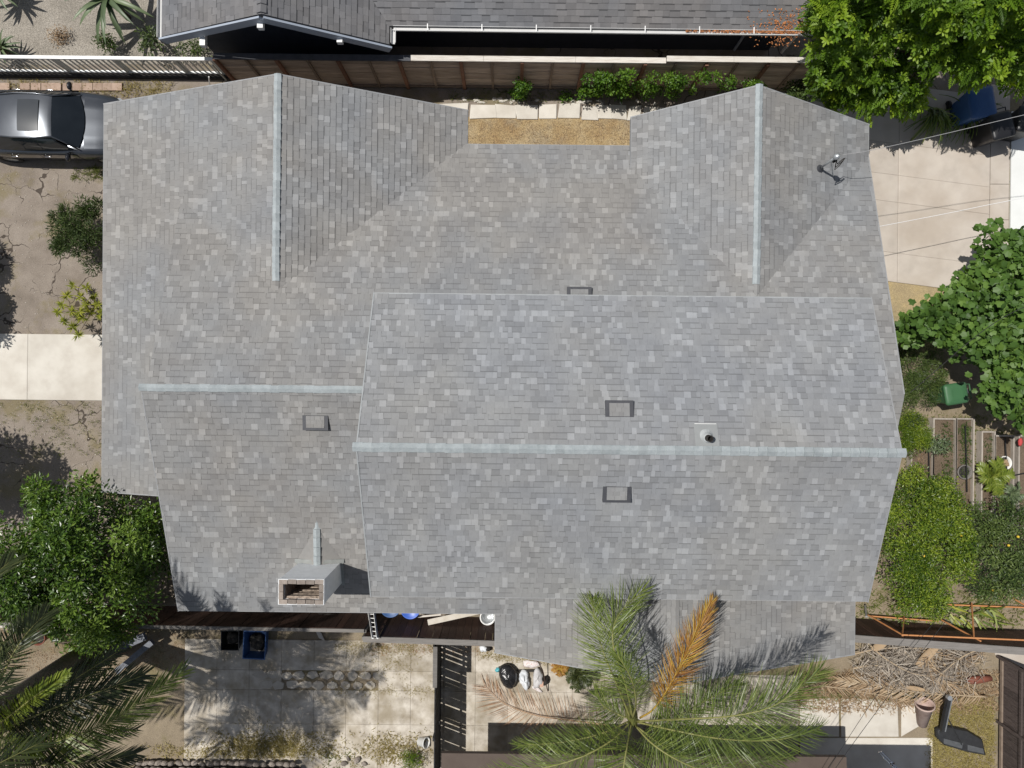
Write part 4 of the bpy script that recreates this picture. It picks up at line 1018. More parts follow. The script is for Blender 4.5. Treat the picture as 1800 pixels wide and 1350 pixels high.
vine('leafy vine over the right half of the north fence', [(1160,130,1.3,14,.14),(1195,135,1.2,12,.12),(1125,140,.9,14,.2),(1180,150,.6,24,.2)], 9, 48, .08)
vine('thin vine at the right end of the north fence', [(1290,135,1.1,14,.12),(1320,132,1.15,10,.12),(1250,125,1.5,20,.08),(1330,148,.5,12,.15)], 7, 40, .075)
vine('small green creeper at the foot of the north fence', [(912,155,.35,5,.1),(922,140,.8,5,.15)], 8, 45, .08)
shrub('weedy_shrub', 'ragged weedy shrub under the feathery tree at the gable corner', 1402, 160, .5, .35, .3, .3, l_citrus2, 12, 70, .09)

# agaves, top left
def agave(label, px, py, z, n, lo, hi, wd, lift=(.25,1.1), seed=0):
    rr = random.Random(seed); c = P(px, py, z); t = thing('agave', label, 'agave', (c.x, c.y, 0), 'agaves in the gravel yard')
    MB().lathe((c.x,c.y,0), [(.09,0),(.07,z*.6),(.0,z+.1)], 10).build('stem', m_bark, t)
    for k in range(n):
        az = 2.4*k+rr.uniform(-.2,.2); e0 = lift[0]+(lift[1]-lift[0])*k/n; L = rr.uniform(lo, hi); rows = []
        dx, dy = cos(az), sin(az); sdx, sdy = -dy, dx; p = Vector((c.x+dx*.03, c.y+dy*.03, z)); e = e0
        for s in range(7):
            tq = s/6; w_ = wd*(.6+.6*sin(pi*min(1,tq*1.5+.1)*.6))*(1-tq)**.55+.002
            rows.append([p+Vector((sdx,sdy,.25))*w_, p+Vector((0,0,-.03*(1-tq))), p+Vector((-sdx,-sdy,.25))*w_])
            p = p+Vector((dx*cos(e), dy*cos(e), sin(e)))*(L/6); e -= .17
        MB().grid(rows, rr.uniform(.25,.8)).build('leaf', l_agave, t, True)
agave('large agave with long grey green leaves at the top edge', 188, -4, 1.1, 26, .95, 1.35, .075, (-.35,.9), 1)
agave('spiky green agave at the left edge of the gravel yard', 2, 84, .45, 30, .4, .62, .035, (.0,1.2), 2)
agave('agave at the upper left corner mostly cut by the frame', -8, -22, .6, 22, .6, .85, .06, (.05,1.0), 3)
shrub('yard_shrub', 'small light green shrub left of the neighbour gable', 190, 78, .3, .28, .24, .2, l_citrus2, 9, 60, .08)
shrub('yard_shrub', 'twiggy shrub under the corner of the white gutter', 268, 72, .55, .42, .36, .3, l_ole, 9, 45, .1)
shrub('yard_shrub', 'grey green ground shrub beneath the neighbour barge board', 335, 84, .25, .5, .3, .15, l_citrus2, 12, 45, .07)
shrub('yard_shrub', 'dry brownish low shrub in the middle of the gravel', 105, 62, .12, .35, .22, .08, l_dead, 9, 50, .06)
# ------------------------------------------------------------------ palms
def spline(pts, n):
    pts = [Vector(p) for p in pts]; pts = [pts[0]*2-pts[1]] + pts + [pts[-1]*2-pts[-2]]; out = []
    segs = len(pts)-3
    for k in range(n+1):
        u = k/n*segs; i = min(int(u), segs-1); t = u-i; a, b, c, d = pts[i:i+4]
        out.append(0.5*((2*b)+(c-a)*t+(2*a-5*b+4*c-d)*t*t+(3*b-a-3*c+d)*t**3))
    return out
def frond(parent, path, n=60, ll=.55, wd=.028, mat=None, stem=None, plum=.0, s0=.15, ang=(70,28), tone0=.5, tonev=.2, grav=.5, sideup=.15, rr0=.022, name='frond', seed=0, flat=False, gap=.0):
    """a feather-shaped palm leaf: stem tube and strips of leaflets drooping from it"""
    rr = random.Random(seed); pts = spline(path, 28); m_ = len(pts)-1; mb = MB()
    for k in range(n):
        s = s0+(1-s0)*(k+rr.uniform(-.3,.3))/n; s = min(max(s, 0), .995); u = s*m_; i = min(int(u), m_-1); p = pts[i].lerp(pts[i+1], u-i)
        tg = (pts[min(i+2,m_)]-pts[max(i-1,0)]).normalized()
        sd = tg.cross(Vector((0,0,1)))
        sd = sd.normalized() if sd.length > .05 else Vector((1,0,0))
        upv = sd.cross(tg).normalized(); q = (s-s0)/(1-s0)
        prof = (max(0.0, sin(pi*(.13+.80*q))))**.55
        for sg in (-1, 1):
            if rr.random() < gap: continue
            an = R(ang[0]+(ang[1]-ang[0])*q + rr.uniform(-8,8)); roll = sideup + (rr.uniform(-plum, plum))
            ax = tg*cos(an) + (sd*sg*cos(roll) + upv*sin(roll))*sin(an)
            L = ll*prof*rr.uniform(.85,1.12); st = L/3; c = Vector(p); rows = []
            wv = ax.cross(upv).normalized()
            if plum: wv = (wv + Vector((rr.uniform(-.5,.5),rr.uniform(-.5,.5),rr.uniform(-.5,.5)))).normalized()
            for j in range(4):
                ww = wd*(.55,1,.8,.12)[j]*.5
                rows.append([c+wv*ww, c-wv*ww]); c = c+ax*st
                ax = (ax + Vector((0,0,-grav*(.5+.5*j/3)*rr.uniform(.6,1.3)))*st/max(L,.1)*1.3).normalized()
                if flat and c.z < .05: c.z = .05; ax.z = abs(ax.z)*.2
            mb.grid(rows, min(1, max(0, rr.gauss(tone0, tonev))))
    o = mb.build(name, mat, parent)
    sb = MB(); sb.tube(pts, [rr0*(1-.85*k/m_)+.003 for k in range(m_+1)], 5, .85); sb.build('stem', stem or mat, o, True)
    return o
def px3(*pts): return [P(*p) for p in pts]

l_stemg = leafmat('palm_stem', (0.10,0.12,0.03), (0.17,0.18,0.05), (0.26,0.25,0.09), .05, .5)
# feather palm in front of the porch roof
pc_ = P(1112,1262,4.5)
t = thing('feather_palm', 'tall palm with plumed green fronds and one golden dying frond', 'palm', (pc_.x, pc_.y, 0))
tr = MB(); tr.tube([(pc_.x+.05,pc_.y-.05,0),(pc_.x+.02,pc_.y-.03,2.2),(pc_.x,pc_.y,4.2),(pc_.x,pc_.y,4.6)], [.15,.125,.12,.08], 12); tr.build('trunk', m_palmtrunk, t, True)
cs = MB(); cs.lathe((pc_.x,pc_.y,4.1), [(.12,0),(.15,.2),(.11,.5),(.04,.8)], 12); cs.build('crownshaft', l_stemg, t, True)
c3 = (1112,1262,4.7)
frond(t, px3(c3,(1100,1205,5.3),(1078,1135,5.5),(1085,1085,5.3),(1132,1036,4.7)), 148, .95, .0145, l_palm, l_stemg, .9, .12, (75,22), .6, .22, .8, .2, seed=1)
frond(t, px3((1108,1262,4.7),(1085,1205,5.1),(1062,1150,5.1),(1045,1090,4.6),(1042,1050,4.1)), 128, .8, .0145, l_palm, l_stemg, .9, .15, (75,25), .62, .22, .9, .1, seed=2)
f_ = frond(t, px3((1125,1262,4.6),(1150,1245,4.9),(1180,1200,5.1),(1215,1130,5.0),(1250,1060,4.6)), 210, .66, .015, l_gold, l_gold, 1.4, .3, (62,18), .55, .28, .6, .1, seed=3)
f_['label'] = 'golden orange dying frond'
frond(t, px3((1115,1268,4.7),(1200,1264,6.0),(1290,1258,6.8),(1365,1238,7.0),(1440,1180,6.8)), 177, .95, .0145, l_palm, l_stemg, .9, .14, (72,25), .42, .22, .7, .1, seed=4)
frond(t, px3((1115,1268,4.7),(1190,1285,5.5),(1280,1300,5.7),(1370,1300,5.5),(1440,1280,5.0)), 162, .9, .0145, l_palm, l_stemg, .9, .14, (72,25), .40, .22, .7, .1, seed=5)
frond(t, px3((1112,1270,4.7),(1150,1310,5.4),(1210,1345,5.6),(1300,1375,5.4),(1380,1385,4.9)), 162, .95, .0145, l_palm, l_stemg, .9, .12, (74,25), .42, .22, .7, .1, seed=6)
frond(t, px3((1108,1270,4.7),(1070,1305,5.3),(1010,1335,5.5),(930,1355,5.2),(850,1365,4.6)), 155, .8, .0145, l_palm, l_stemg, .9, .12, (74,25), .5, .22, .7, .1, seed=7)
frond(t, px3((1110,1272,4.7),(1100,1325,5.5),(1090,1385,5.6),(1075,1450,5.0)), 145, .9, .0145, l_palm, l_stemg, .9, .1, (74,25), .5, .22, .7, .1, seed=8)
frond(t, px3((1112,1262,4.8),(1118,1235,5.6),(1110,1195,6.1),(1085,1150,6.2)), 96, .55, .0145, l_palm, l_stemg, .9, .2, (60,22), .55, .2, .6, .2, seed=9)
frond(t, px3((1112,1262,4.6),(1160,1275,5.0),(1225,1240,5.2),(1300,1200,4.9)), 128, .75, .0145, l_palm, l_stemg, .9, .2, (70,22), .35, .2, .8, .1, seed=19)
frond(t, px3((1108,1264,4.4),(1085,1255,4.3),(1060,1240,4.0),(1045,1215,3.5)), 96, .6, .0145, l_palm, l_stemg, .9, .15, (70,25), .5, .25, 1.0, 0, seed=20)
frond(t, px3((1116,1275,4.7),(1190,1325,5.3),(1290,1345,5.2),(1390,1330,4.6)), 145, .85, .0145, l_palm, l_stemg, .9, .14, (70,25), .38, .2, .8, .1, seed=21)
frond(t, px3((1106,1268,4.6),(1055,1290,5.0),(985,1305,5.0),(910,1310,4.5)), 128, .6, .0145, l_palm, l_stemg, .9, .2, (70,25), .5, .22, .9, .1, seed=22)
# dead frond hanging to the ground, left of the palm
d_ = frond(None, px3((1068,1274,.35),(1000,1266,.22),(940,1257,.15),(885,1236,.12),(850,1205,.1)), 74, .85, .012, l_deadp, l_deadp, .35, .02, (85,30), .55, .25, .25, .05, name='fallen_frond', seed=10, flat=True)
tag(d_, 'large pinkish dead palm frond lying on the patio left of the palm', 'palm frond')

# date palm, lower left corner
dp = P(-42,1302,5.6)
t = thing('date_palm', 'tall palm with stiff feathered fronds at the lower left corner', 'palm', (dp.x, dp.y, 0))
tr = MB(); tr.tube([(dp.x+.1,dp.y,0),(dp.x,dp.y,2.5),(dp.x,dp.y,5.4)], [.24,.2,.22], 12); tr.build('trunk', m_palmtrunk, t, True)
D = (-42,1302,5.7)
def df(path, n, ll, mat, seed, tone=.5, up=.35, **kw):
    frond(t, px3(*path), int(n*1.5), ll, kw.pop('wd',.03), mat, l_stemg, kw.pop('plum',.12), kw.pop('s0',.16), (66,24), tone, .18, kw.pop('grav',.3), up, seed=seed, **kw)
df([D,(5,1268,6.6),(60,1225,7.0),(118,1184,7.0)], 62, .36, l_palmy, 31, .6, .5, wd=.045)
df([D,(-10,1222,6.4),(20,1155,6.6),(50,1110,6.3),(82,1078,5.9)], 66, .62, l_palmd, 32, .6)
df([D,(45,1265,6.1),(120,1235,6.2),(190,1210,5.9),(255,1186,5.4)], 74, .70, l_palmd, 33, .18)
df([D,(35,1325,5.9),(110,1300,6.0),(205,1262,5.7),(322,1180,4.9)], 84, .78, l_palm, 34, .5, .3)
df([D,(20,1340,6.0),(90,1345,6.1),(170,1340,5.6),(240,1325,5.0)], 70, .7, l_palmd, 35, .25)
df([D,(-60,1220,6.5),(-70,1120,6.7),(-40,1040,6.3),(20,985,5.6)], 74, .75, l_palmd, 36, .5)
df([D,(-110,1250,6.6),(-190,1180,6.6),(-260,1130,5.8)], 60, .7, l_palmd, 38)
df([D,(-90,1340,6.5),(-170,1380,6.4),(-260,1400,5.6)], 60, .7, l_palmd, 39)
df([D,(-20,1370,6.6),(30,1430,6.5),(90,1480,5.6)], 64, .7, l_palmd, 40)
df([D,(-60,1390,6.6),(-70,1460,6.5),(-60,1540,5.6)], 60, .7, l_palmd, 41)
df([D,(40,1380,6.4),(130,1410,6.3),(230,1420,5.4)], 64, .75, l_palmd, 42)
for kk, (ax_, L_) in enumerate(((.2,2.4),(-.3,2.5),(.55,2.3))):
    c_ = P(*D); pts_ = [Vector((c_.x+cos(ax_)*L_*q, c_.y+sin(ax_)*L_*q, c_.z-.4+.5*sin(pi*q*.7)-2.1*q*q)) for q in (0,.3,.6,1)]
    frond(t, pts_, 84, .62, .03, l_palmd, l_stemg, .2, .2, (66,26), .15, .15, .5, .15, seed=60+kk)
df([D,(-8,1290,6.8),(30,1310,7.2),(70,1320,7.3)], 40, .4, l_palmy, 44, .35)
df([D,(-30,1240,7.0),(-10,1180,7.4),(5,1130,7.4)], 50, .5, l_palmd, 45, .5)
# taller palm just outside the lower left corner: its fronds shade the patio and the roof corner
tp = Vector((-11.2,-7.25,10.0))
t = thing('date_palm', 'second tall palm outside the left edge whose fronds shade patio and roof corner', 'palm', (tp.x, tp.y, 0))
tr = MB(); tr.tube([(tp.x-.6,tp.y-.3,0),(tp.x-.3,tp.y-.15,5),(tp.x,tp.y,9.9)], [.24,.2,.19], 10); tr.build('trunk', m_palmtrunk, t, True)

def ringpalm(c, n, L, ll, mat, seed, lift=.9, drop=2.2):
    rr = random.Random(seed)
    for k in range(n):
        az = 2*pi*k/n+rr.uniform(-.15,.15); l_ = L*rr.uniform(.85,1.1)*(1.5 if 1.4 < az < 1.72 else 1.0); pts = []
        for s in range(5):
            q = s/4; pts.append(Vector((c.x+cos(az)*l_*q, c.y+sin(az)*l_*q, c.z+lift*sin(pi*q*.6)-drop*q*q*rr.uniform(.8,1.1))))
        frond(t, pts, 56, ll, .034, mat, l_stemg, .15, .15, (66,26), .45, .2, .4, .2, seed=seed*100+k)
ringpalm(tp, 19, 3.2, .7, l_palmd, 5)

# small cycad and its yellowing neighbour by the palm
def rosette(name, label, px, py, z, n, L, ll, mat, seed, lift=.5, wd=.02, cat='cycad'):
    c = P(px, py, z); t_ = thing(name, label, cat, (c.x, c.y, 0)); rr = random.Random(seed)
    MB().lathe((c.x,c.y,0), [(.09,0),(.1,z*.6),(.04,z)], 10).build('stem', m_palmtrunk, t_)
    for k in range(n):
        az = 2.4*k; l_ = L*rr.uniform(.7,1.1); e = lift*rr.uniform(.4,1.2)
        pts = [Vector((c.x+cos(az)*l_*q, c.y+sin(az)*l_*q, z+e*sin(pi*q*.75)-.1*q)) for q in (0,.33,.66,1)]
        frond(t_, pts, 26, ll, wd, mat, mat, .1, .12, (70,35), .5, .2, .3, .2, rr0=.01, seed=seed*50+k)
rosette('cycad', 'small dark green cycad at the left foot of the palm', 1016, 1188, .55, 16, .42, .14, l_palmd, 3, .35, .016)
rosette('dry_cycad', 'yellowed rosette plant left of the dark cycad', 985, 1176, .2, 12, .26, .1, l_gold, 4, .15, .016, 'plant')

# heap of bleached fronds, south-east
heap = [((1510,1142),(1570,1150),(1640,1180),(1700,1205)),((1520,1165),(1590,1160),(1650,1165),(1715,1180)),((1560,1130),(1600,1170),(1620,1200),(1640,1215)),((1690,1140),(1650,1160),(1600,1180),(1540,1185)),
        ((1725,1165),(1680,1170),(1630,1190),(1590,1205)),((1500,1175),(1540,1170),(1590,1185),(1640,1210)),((1610,1130),(1640,1150),(1680,1160),(1725,1150)),((1500,1150),(1550,1140),(1610,1140),(1660,1135)),
        ((1700,1215),(1650,1195),(1610,1165),(1580,1135)),((1640,1135),(1630,1165),(1650,1195),(1690,1210)),((1530,1135),(1560,1160),(1610,1185),(1680,1190)),((1735,1140),(1700,1150),(1660,1180),(1640,1210))]
lab = ['bleached palm frond on the heap nearest the porch corner','dry palm frond stretched along the top of the heap','short bleached frond pointing down the heap','grey frond pointing left across the heap','grey frond at the right of the heap by the red log',
       'thin dry frond at the lower left of the heap','pale frond along the upper right of the heap','flat pale frond below the grey fence cap','crossed grey frond in the middle of the heap','steep grey frond in the heap centre','long dry frond buried across the heap','bleached frond at the upper right corner of the heap']
for k, pa in enumerate(heap):
    z = .12+.05*k
    f_ = frond(None, [P(x, y, z+.06*sin(pi*i/3)) for i, (x, y) in enumerate(pa)], 50, .5, .022, l_grey if k % 3 else l_dead, l_dead, 1.1, .08, (66,20), .5, .3, .3, .1, name='dead_frond', seed=200+k, flat=True)
    tag(f_, lab[k], 'palm frond', 'dead fronds heaped by the fence')
f_ = frond(None, px3((1735,1225,.3),(1680,1222,.35),(1610,1217,.38),(1540,1205,.3),(1470,1195,.2)), 70, .5, .028, l_dead, l_dead, .3, .05, (50,25), .65, .22, .25, .1, name='dead_frond', seed=230, flat=True)
tag(f_, 'long straw coloured frond lying below the heap toward the palm', 'palm frond', 'dead fronds heaped by the fence')
for k, pa in enumerate([((1480,1190),(1520,1195),(1570,1205)),((1440,1205),(1480,1210),(1530,1215)),((1500,1215),(1550,1222),(1600,1235))]):
    f_ = frond(None, [P(x, y, .12) for x, y in pa], 34, .35, .024, l_dead, l_dead, .4, .05, (55,28), .4, .25, .2, .1, name='dead_frond', seed=240+k, flat=True)
    tag(f_, ['short dry frond at the porch corner','short dry frond nearest the green palm fronds','short dry frond above the pale pot'][k], 'palm frond', 'dead fronds heaped by the fence')
hp = MB()
for k in range(900):
    px, py = random.gauss(1615,58), random.gauss(1172,24)
    if px > 1735 or px < 1495 or py < 1128 or py > 1228: continue
    a = P(px, py, random.uniform(.25,.72)); az = random.uniform(0,6.28); L = random.uniform(.18,.5); d = Vector((cos(az),sin(az),random.uniform(-.25,.25))); n_ = Vector((-d.y,d.x,random.uniform(-.5,.5))).normalized(); rows = []
    cv = random.uniform(-.5,.5)
    for j in range(4): rows.append([a+n_*.011*(1-j/3.4), a-n_*.011*(1-j/3.4)]); a = a+d*L/3; d = (d+n_*cv*.3).normalized()
    hp.grid(rows, random.random())
tag(hp.build('frond_litter', l_grey), 'loose bleached leaflets strewn over the frond heap', 'leaf litter', kind='stuff')
# papery sheath in the heap
for k, (a, b, w_) in enumerate((((1610,1168),(1650,1130),.13),((1532,1140),(1556,1128),.12),((1590,1206),(1625,1212),.07))):
    a = P(*a, .62); b = P(*b, .66); d = (b-a); n_ = Vector((-d.y,d.x,0)).normalized(); rows = []
    for j in range(6):
        q = j/5; w2 = w_*(sin(pi*(.12+.8*q)))**.7; c = a.lerp(b, q)
        rows.append([c+n_*w2+Vector((0,0,.06)), c+Vector((0,0,-.02)), c-n_*w2+Vector((0,0,.06))])
    o = MB().grid(rows, .6).build('palm_sheath', l_dead, None, True)
    tag(o, ['tan papery palm sheath in the middle of the frond heap','brown papery sheath under the fence cap','small cream sheath at the lower edge of the heap'][k], 'palm sheath')

# ------------------------------------------------------------------ grass, weeds and litter on the ground
def tufts(name, label, region, n, size, mat, z=.02, dens=None, tone=.5, up=.8, cat='grass', blades=7, clump=.05):
    pts = []
    while len(pts) < n:
        x = random.uniform(region[0], region[2]); y = random.uniform(region[1], region[3])
        if dens is None or random.random() < dens(x, y): pts.append(tuple(P(x, y, z)))
    p = np.repeat(np.array(pts), blades, 0); m_ = len(p); p[:,:2] += rng.normal(0, clump, (m_,2))
    az = rng.uniform(0,6.28,m_); ax = np.stack([np.cos(az), np.sin(az), rng.uniform(up*.4, up*1.4, m_)],1)
    V, Fa, T = scatter(NARROW[0], NARROW[1], p, ax, norm(np.array([[0,0,1.]])+rng.normal(size=(m_,3))*.4), rng.uniform(.5,1.3,m_)*size, np.clip(rng.normal(tone,.25,m_),0,1))
    return tag(np_mesh(name, V, Fa, T, mat), label, cat, kind='stuff')
tufts('dry_grass', 'yellow dry grass beside the plank fence', (1632,1225,1745,1420), 2600, .075, l_grass)
tufts('dry_grass', 'dry grass around the parked car and pavers', (0,144,300,172), 260, .09, l_grass, tone=.4)
tufts('dry_grass', 'yellow dry weeds along the foot of the patio', (255,1262,600,1330), 800, .10, l_grass, dens=lambda x, y: math.exp(-((x-470)/75)**2)*math.exp(-((y-1312)/20)**2)+.25*math.exp(-((y-1322)/9)**2), clump=.07)
tufts('dry_weeds', 'dry weeds growing along the patio joints', (590,1128,768,1235), 480, .05, l_grass, tone=.35, z=.04, dens=lambda x, y: .06+math.exp(-((y-1138)/9)**2)+.8*math.exp(-((y-1213)/4)**2)+.6*math.exp(-((x-690)/30)**2-((y-1168)/12)**2), clump=.06)
tufts('dry_weeds', 'dry weeds below the patio near the slatted fence', (590,1270,760,1345), 190, .10, l_grass, tone=.25, z=.04, dens=lambda x, y: math.exp(-((x-690)/60)**2-((y-1318)/22)**2), clump=.09)
tufts('green_weeds', 'green weeds below the parked car', (130,296,185,316), 60, .1, l_weed)
tufts('green_weeds', 'scattered weeds in the soil by the front walk', (0,708,183,800), 150, .07, l_weed, tone=.6)
tufts('straw_weeds', 'straw and weeds along the porch edge', (840,1136,1010,1170), 240, .05, l_grass, tone=.45, z=.04, dens=lambda x, y: math.exp(-((y-1150-(x-840)*.08)/6)**2))
tufts('straw_weeds', 'dry straw under the frond heap', (1400,1180,1760,1250), 900, .12, l_dead, tone=.45)
tufts('straw_weeds', 'straw tufts between the south concrete and the palm', (1400,1205,1640,1262), 300, .08, l_weed, tone=.5, dens=lambda x, y: math.exp(-((y-1222)/9)**2))
tufts('garden_weeds', 'weeds among the raised beds', (1590,730,1800,960), 700, .10, l_weed, tone=.5)
tufts('garden_weeds', 'weeds at the north fence foot', (790,160,1130,178), 200, .07, l_weed, tone=.55)
tufts('garden_weeds', 'weeds along the orange frame', (1500,1040,1800,1100), 320, .12, l_weed, tone=.5)
tufts('yard_litter', 'dry leaf litter under the left trees', (0,1110,330,1180), 500, .06, l_dead, tone=.5, up=.2, cat='leaf litter')
tufts('straw_litter', 'dry straw and crumbs on the bed between the gables', (800,212,1120,252), 420, .045, l_dead, tone=.5, up=.15, cat='straw')
tufts('yard_litter', 'dry leaf litter along the board fence', (650,1126,1010,1150), 300, .05, l_deadp, tone=.5, up=.2, cat='leaf litter', z=.04)
# loose pebbles
pb = MB()
for k in range(1500):
    if k < 700: q = P(random.uniform(-40,380), random.uniform(-40,104))
    else: q = P(random.uniform(0,183), random.choice((random.uniform(300,585), random.uniform(706,830))))
    s = random.uniform(.006,.02); pb.blob((q.x,q.y,.008), (s,s*.8,s*.5), 5, 3, .2, random.random())
tag(pb.build('pebbles', M('pebble',[(0.3,0.27,0.23),(0.45,0.42,0.37)],5,.9,0,tone=.3)), 'loose small pebbles on gravel and bare soil', 'pebbles', kind='stuff')
# ------------------------------------------------------------------ the parked car
m_car = M('silver_metallic_car_paint', [(0.085,0.093,0.105),(0.105,0.113,0.125)], 2, .25, 0, 10, metallic=.75, spec=.5, coat=.25)
m_carshade = paint('shaded_car_paint', (0.012,0.012,0.014), .15, 0, .5, .5)  # near-black: shade on the car's sides put into the colour; also on mirrors
m_cglass = M('car_glass', [(0.008,0.011,0.014),(0.014,0.018,0.022)], 2, .04, 0, 10, spec=.7)
m_rubber = M('tyre_rubber', [(0.015,0.015,0.015),(0.03,0.03,0.03)], 20, .85, .2, 60)
m_chrome = M('chrome', [(0.6,0.6,0.62),(0.7,0.7,0.72)], 4, .12, 0, 10, metallic=1.0)
m_lamp = M('headlamp_lens', [(0.55,0.57,0.6),(0.7,0.72,0.75)], 8, .08, 0, 10, metallic=.3, spec=.8)
car = thing('parked_car', 'metallic sedan with sunroof and doors coloured dark for shade, nosing under the roof edge', 'car', (-13.28, 7.28, 0), rz=-.008)
def lb(mb, n, mat, p=car, smooth=True): return mb.build(n, mat, p, smooth, True)
ST = [(2.36,.50,.56,.50,.30),(2.30,.64,.64,.56,.24),(2.15,.76,.72,.64,.2),(1.9,.85,.79,.72,.18),(1.5,.895,.87,.81,.17),(1.1,.915,.935,.88,.17),(.8,.92,.96,.925,.17),(.2,.925,.95,.94,.17),
      (-.6,.925,.95,.945,.17),(-1.2,.925,.97,.955,.17),(-1.6,.915,1.0,.965,.18),(-1.95,.88,.99,.94,.2),(-2.2,.80,.95,.88,.24),(-2.34,.66,.84,.76,.3),(-2.38,.5,.66,.6,.34)]
rows = []
for x, hw, zt, zs, zb in ST:
    pr_ = [(0,zt),(.35*hw,zt-.004),(.66*hw,zt-.014),(.84*hw,zs+.02),(.94*hw,zs-.02),(.985*hw,zs-.1),(hw,zs-.22 if zs>.6 else zs-.15),(.985*hw,.42 if zb<.28 else zb+.12),(.95*hw,zb+.06),(.88*hw,zb),(0,zb)]
    full = [(x-.05*(y/.9)**2*(1 if x > 1.7 else 0), -y, z) for y, z in pr_[::-1]] + [(x-.05*(y/.9)**2*(1 if x > 1.7 else 0), y, z) for y, z in pr_[1:]]
    rows.append(full)
lb(MB().grid(rows), 'body', m_car)
# hood panel with two soft creases, 3 mm proud
hd = []
for x, hw, zt, zs, zb in [(2.2,.60,.712,0,0),(2.0,.66,.772,0,0),(1.7,.70,.842,0,0),(1.4,.72,.895,0,0),(1.12,.735,.94,0,0)]:
    r_ = []
    for k in range(13):
        y = -1+2*k/12; r_.append((x-.10*y*y*(1 if x > 1.9 else .2), y*hw, zt+.010-.045*y*y+.016*math.exp(-((abs(y)-.62)/.14)**2)))
    hd.append(r_)
lb(MB().grid(hd), 'hood', m_car)
# greenhouse
def arc(x, hw, z, crown, n=9): return [(x, -hw+2*hw*k/(n-1), z-crown*((2*k/(n-1)-1)**2)) for k in range(n)]
lb(MB().grid([arc(.46,.555,1.372,.025),arc(.36,.575,1.405,.035),arc(0,.605,1.435,.045),(arc(-.45,.61,1.432,.045)),arc(-.85,.59,1.405,.04),arc(-1.0,.575,1.385,.03)]), 'roof_panel', m_car)
def wsh(x, hw, z, bow): return [(x+bow*(1-(2*k/10-1)**2), -hw+2*hw*k/10, z+.02*(1-(2*k/10-1)**2)) for k in range(11)]
lb(MB().grid([wsh(.98,.735,.955,.17),wsh(.80,.68,1.09,.13),wsh(.62,.62,1.24,.08),wsh(.44,.555,1.352,.03)]), 'windscreen', m_cglass)
lb(MB().grid([wsh(-.98,.565,1.362,-.03),wsh(-1.25,.62,1.2,-.06),wsh(-1.58,.69,1.0,-.12)]), 'rear_window', m_cglass)
for s in (-1, 1):
    lb(MB().grid([[(.93,s*.80,.95),(.35,s*.845,.955),(-.45,s*.85,.96),(-1.2,s*.82,.975),(-1.55,s*.72,1.0)],[(.55,s*.665,1.24),(.2,s*.70,1.27),(-.45,s*.70,1.28),(-1.0,s*.68,1.25),(-1.3,s*.66,1.12)],
                  [(.47,s*.565,1.345),(.1,s*.60,1.385),(-.45,s*.612,1.39),(-.85,s*.598,1.37),(-1.0,s*.575,1.35)]]), 'side_window', m_cglass)
    lb(MB().tube([(1.0,s*.79,.955),(.72,s*.66,1.2),(.46,s*.565,1.362),(.0,s*.61,1.402),(-.6,s*.61,1.40),(-1.0,s*.575,1.372),(-1.6,s*.70,1.0)], .022, 6), 'pillar', m_car)
    for x0, x1 in ((.86,-.18),(-.2,-1.12)):
        d_ = lb(MB().grid([[(x,s*.918,.86),(x,s*.929,.72),(x,s*.917,.44),(x,s*.885,.26)] for x in (x0, (x0+x1)/2, x1)]), 'door', m_carshade)
        lb(MB().tube([(x1+.09,s*.925,.78),(x1+.11,s*.955,.785),(x1+.27,s*.955,.785),(x1+.29,s*.925,.78)], .012, 6), 'handle', m_chrome, d_)
    mi = lb(MB().blob((.70,s*1.01,.975),(.07,.12,.075),14,10), 'mirror', m_carshade); 
    lb(MB().beam((.74,s*.86,.95),(.72,s*.96,.97),.05,.04), 'mirror_arm', m_carshade, mi)
    lb(MB().grid([[(2.32,s*.47,.60),(2.20,s*.62,.655),(1.98,s*.80,.705)],[(2.25,s*.47,.672),(2.12,s*.61,.718),(1.93,s*.765,.755)]]), 'headlight', m_lamp)
    for x in (1.42, -1.38):
        wv = lb(MB().lathe((x,s*.80,.33), [(.2,-.1),(.315,-.1),(.33,-.07),(.33,.09),(.31,.115),(.21,.115),(.2,.1)], 22, axis=(0,s,0)), 'tyre', m_rubber)
        lb(MB().lathe((x,s*.80,.33), [(0,.09),(.06,.1),(.19,.07),(.205,.105),(.2,-.08)], 20, axis=(0,s,0)), 'rim', m_galv, wv)
lb(MB().grid([arc(.14,.43,1.446,.02),arc(-.15,.44,1.449,.02),arc(-.44,.43,1.447,.02)]), 'sunroof', M('tinted_sunroof_glass', [(0.04,0.045,0.05),(0.05,0.055,0.06)], 2, .12, 0, 10, spec=.7))
lb(MB().beam((.98,-.1,.975),(1.02,.6,.955),.02,.015), 'wiper', m_rubber); lb(MB().beam((1.05,.1,.98),(1.0,-.6,.955),.02,.015), 'wiper', m_rubber)
lb(MB().box(.30,.36,-.05,.05,1.33,1.345), 'dashboard_sensor', m_galv)
for o in [x for x in bpy.data.objects if x.parent is car or (x.parent and x.parent.parent is car)]:
    pass

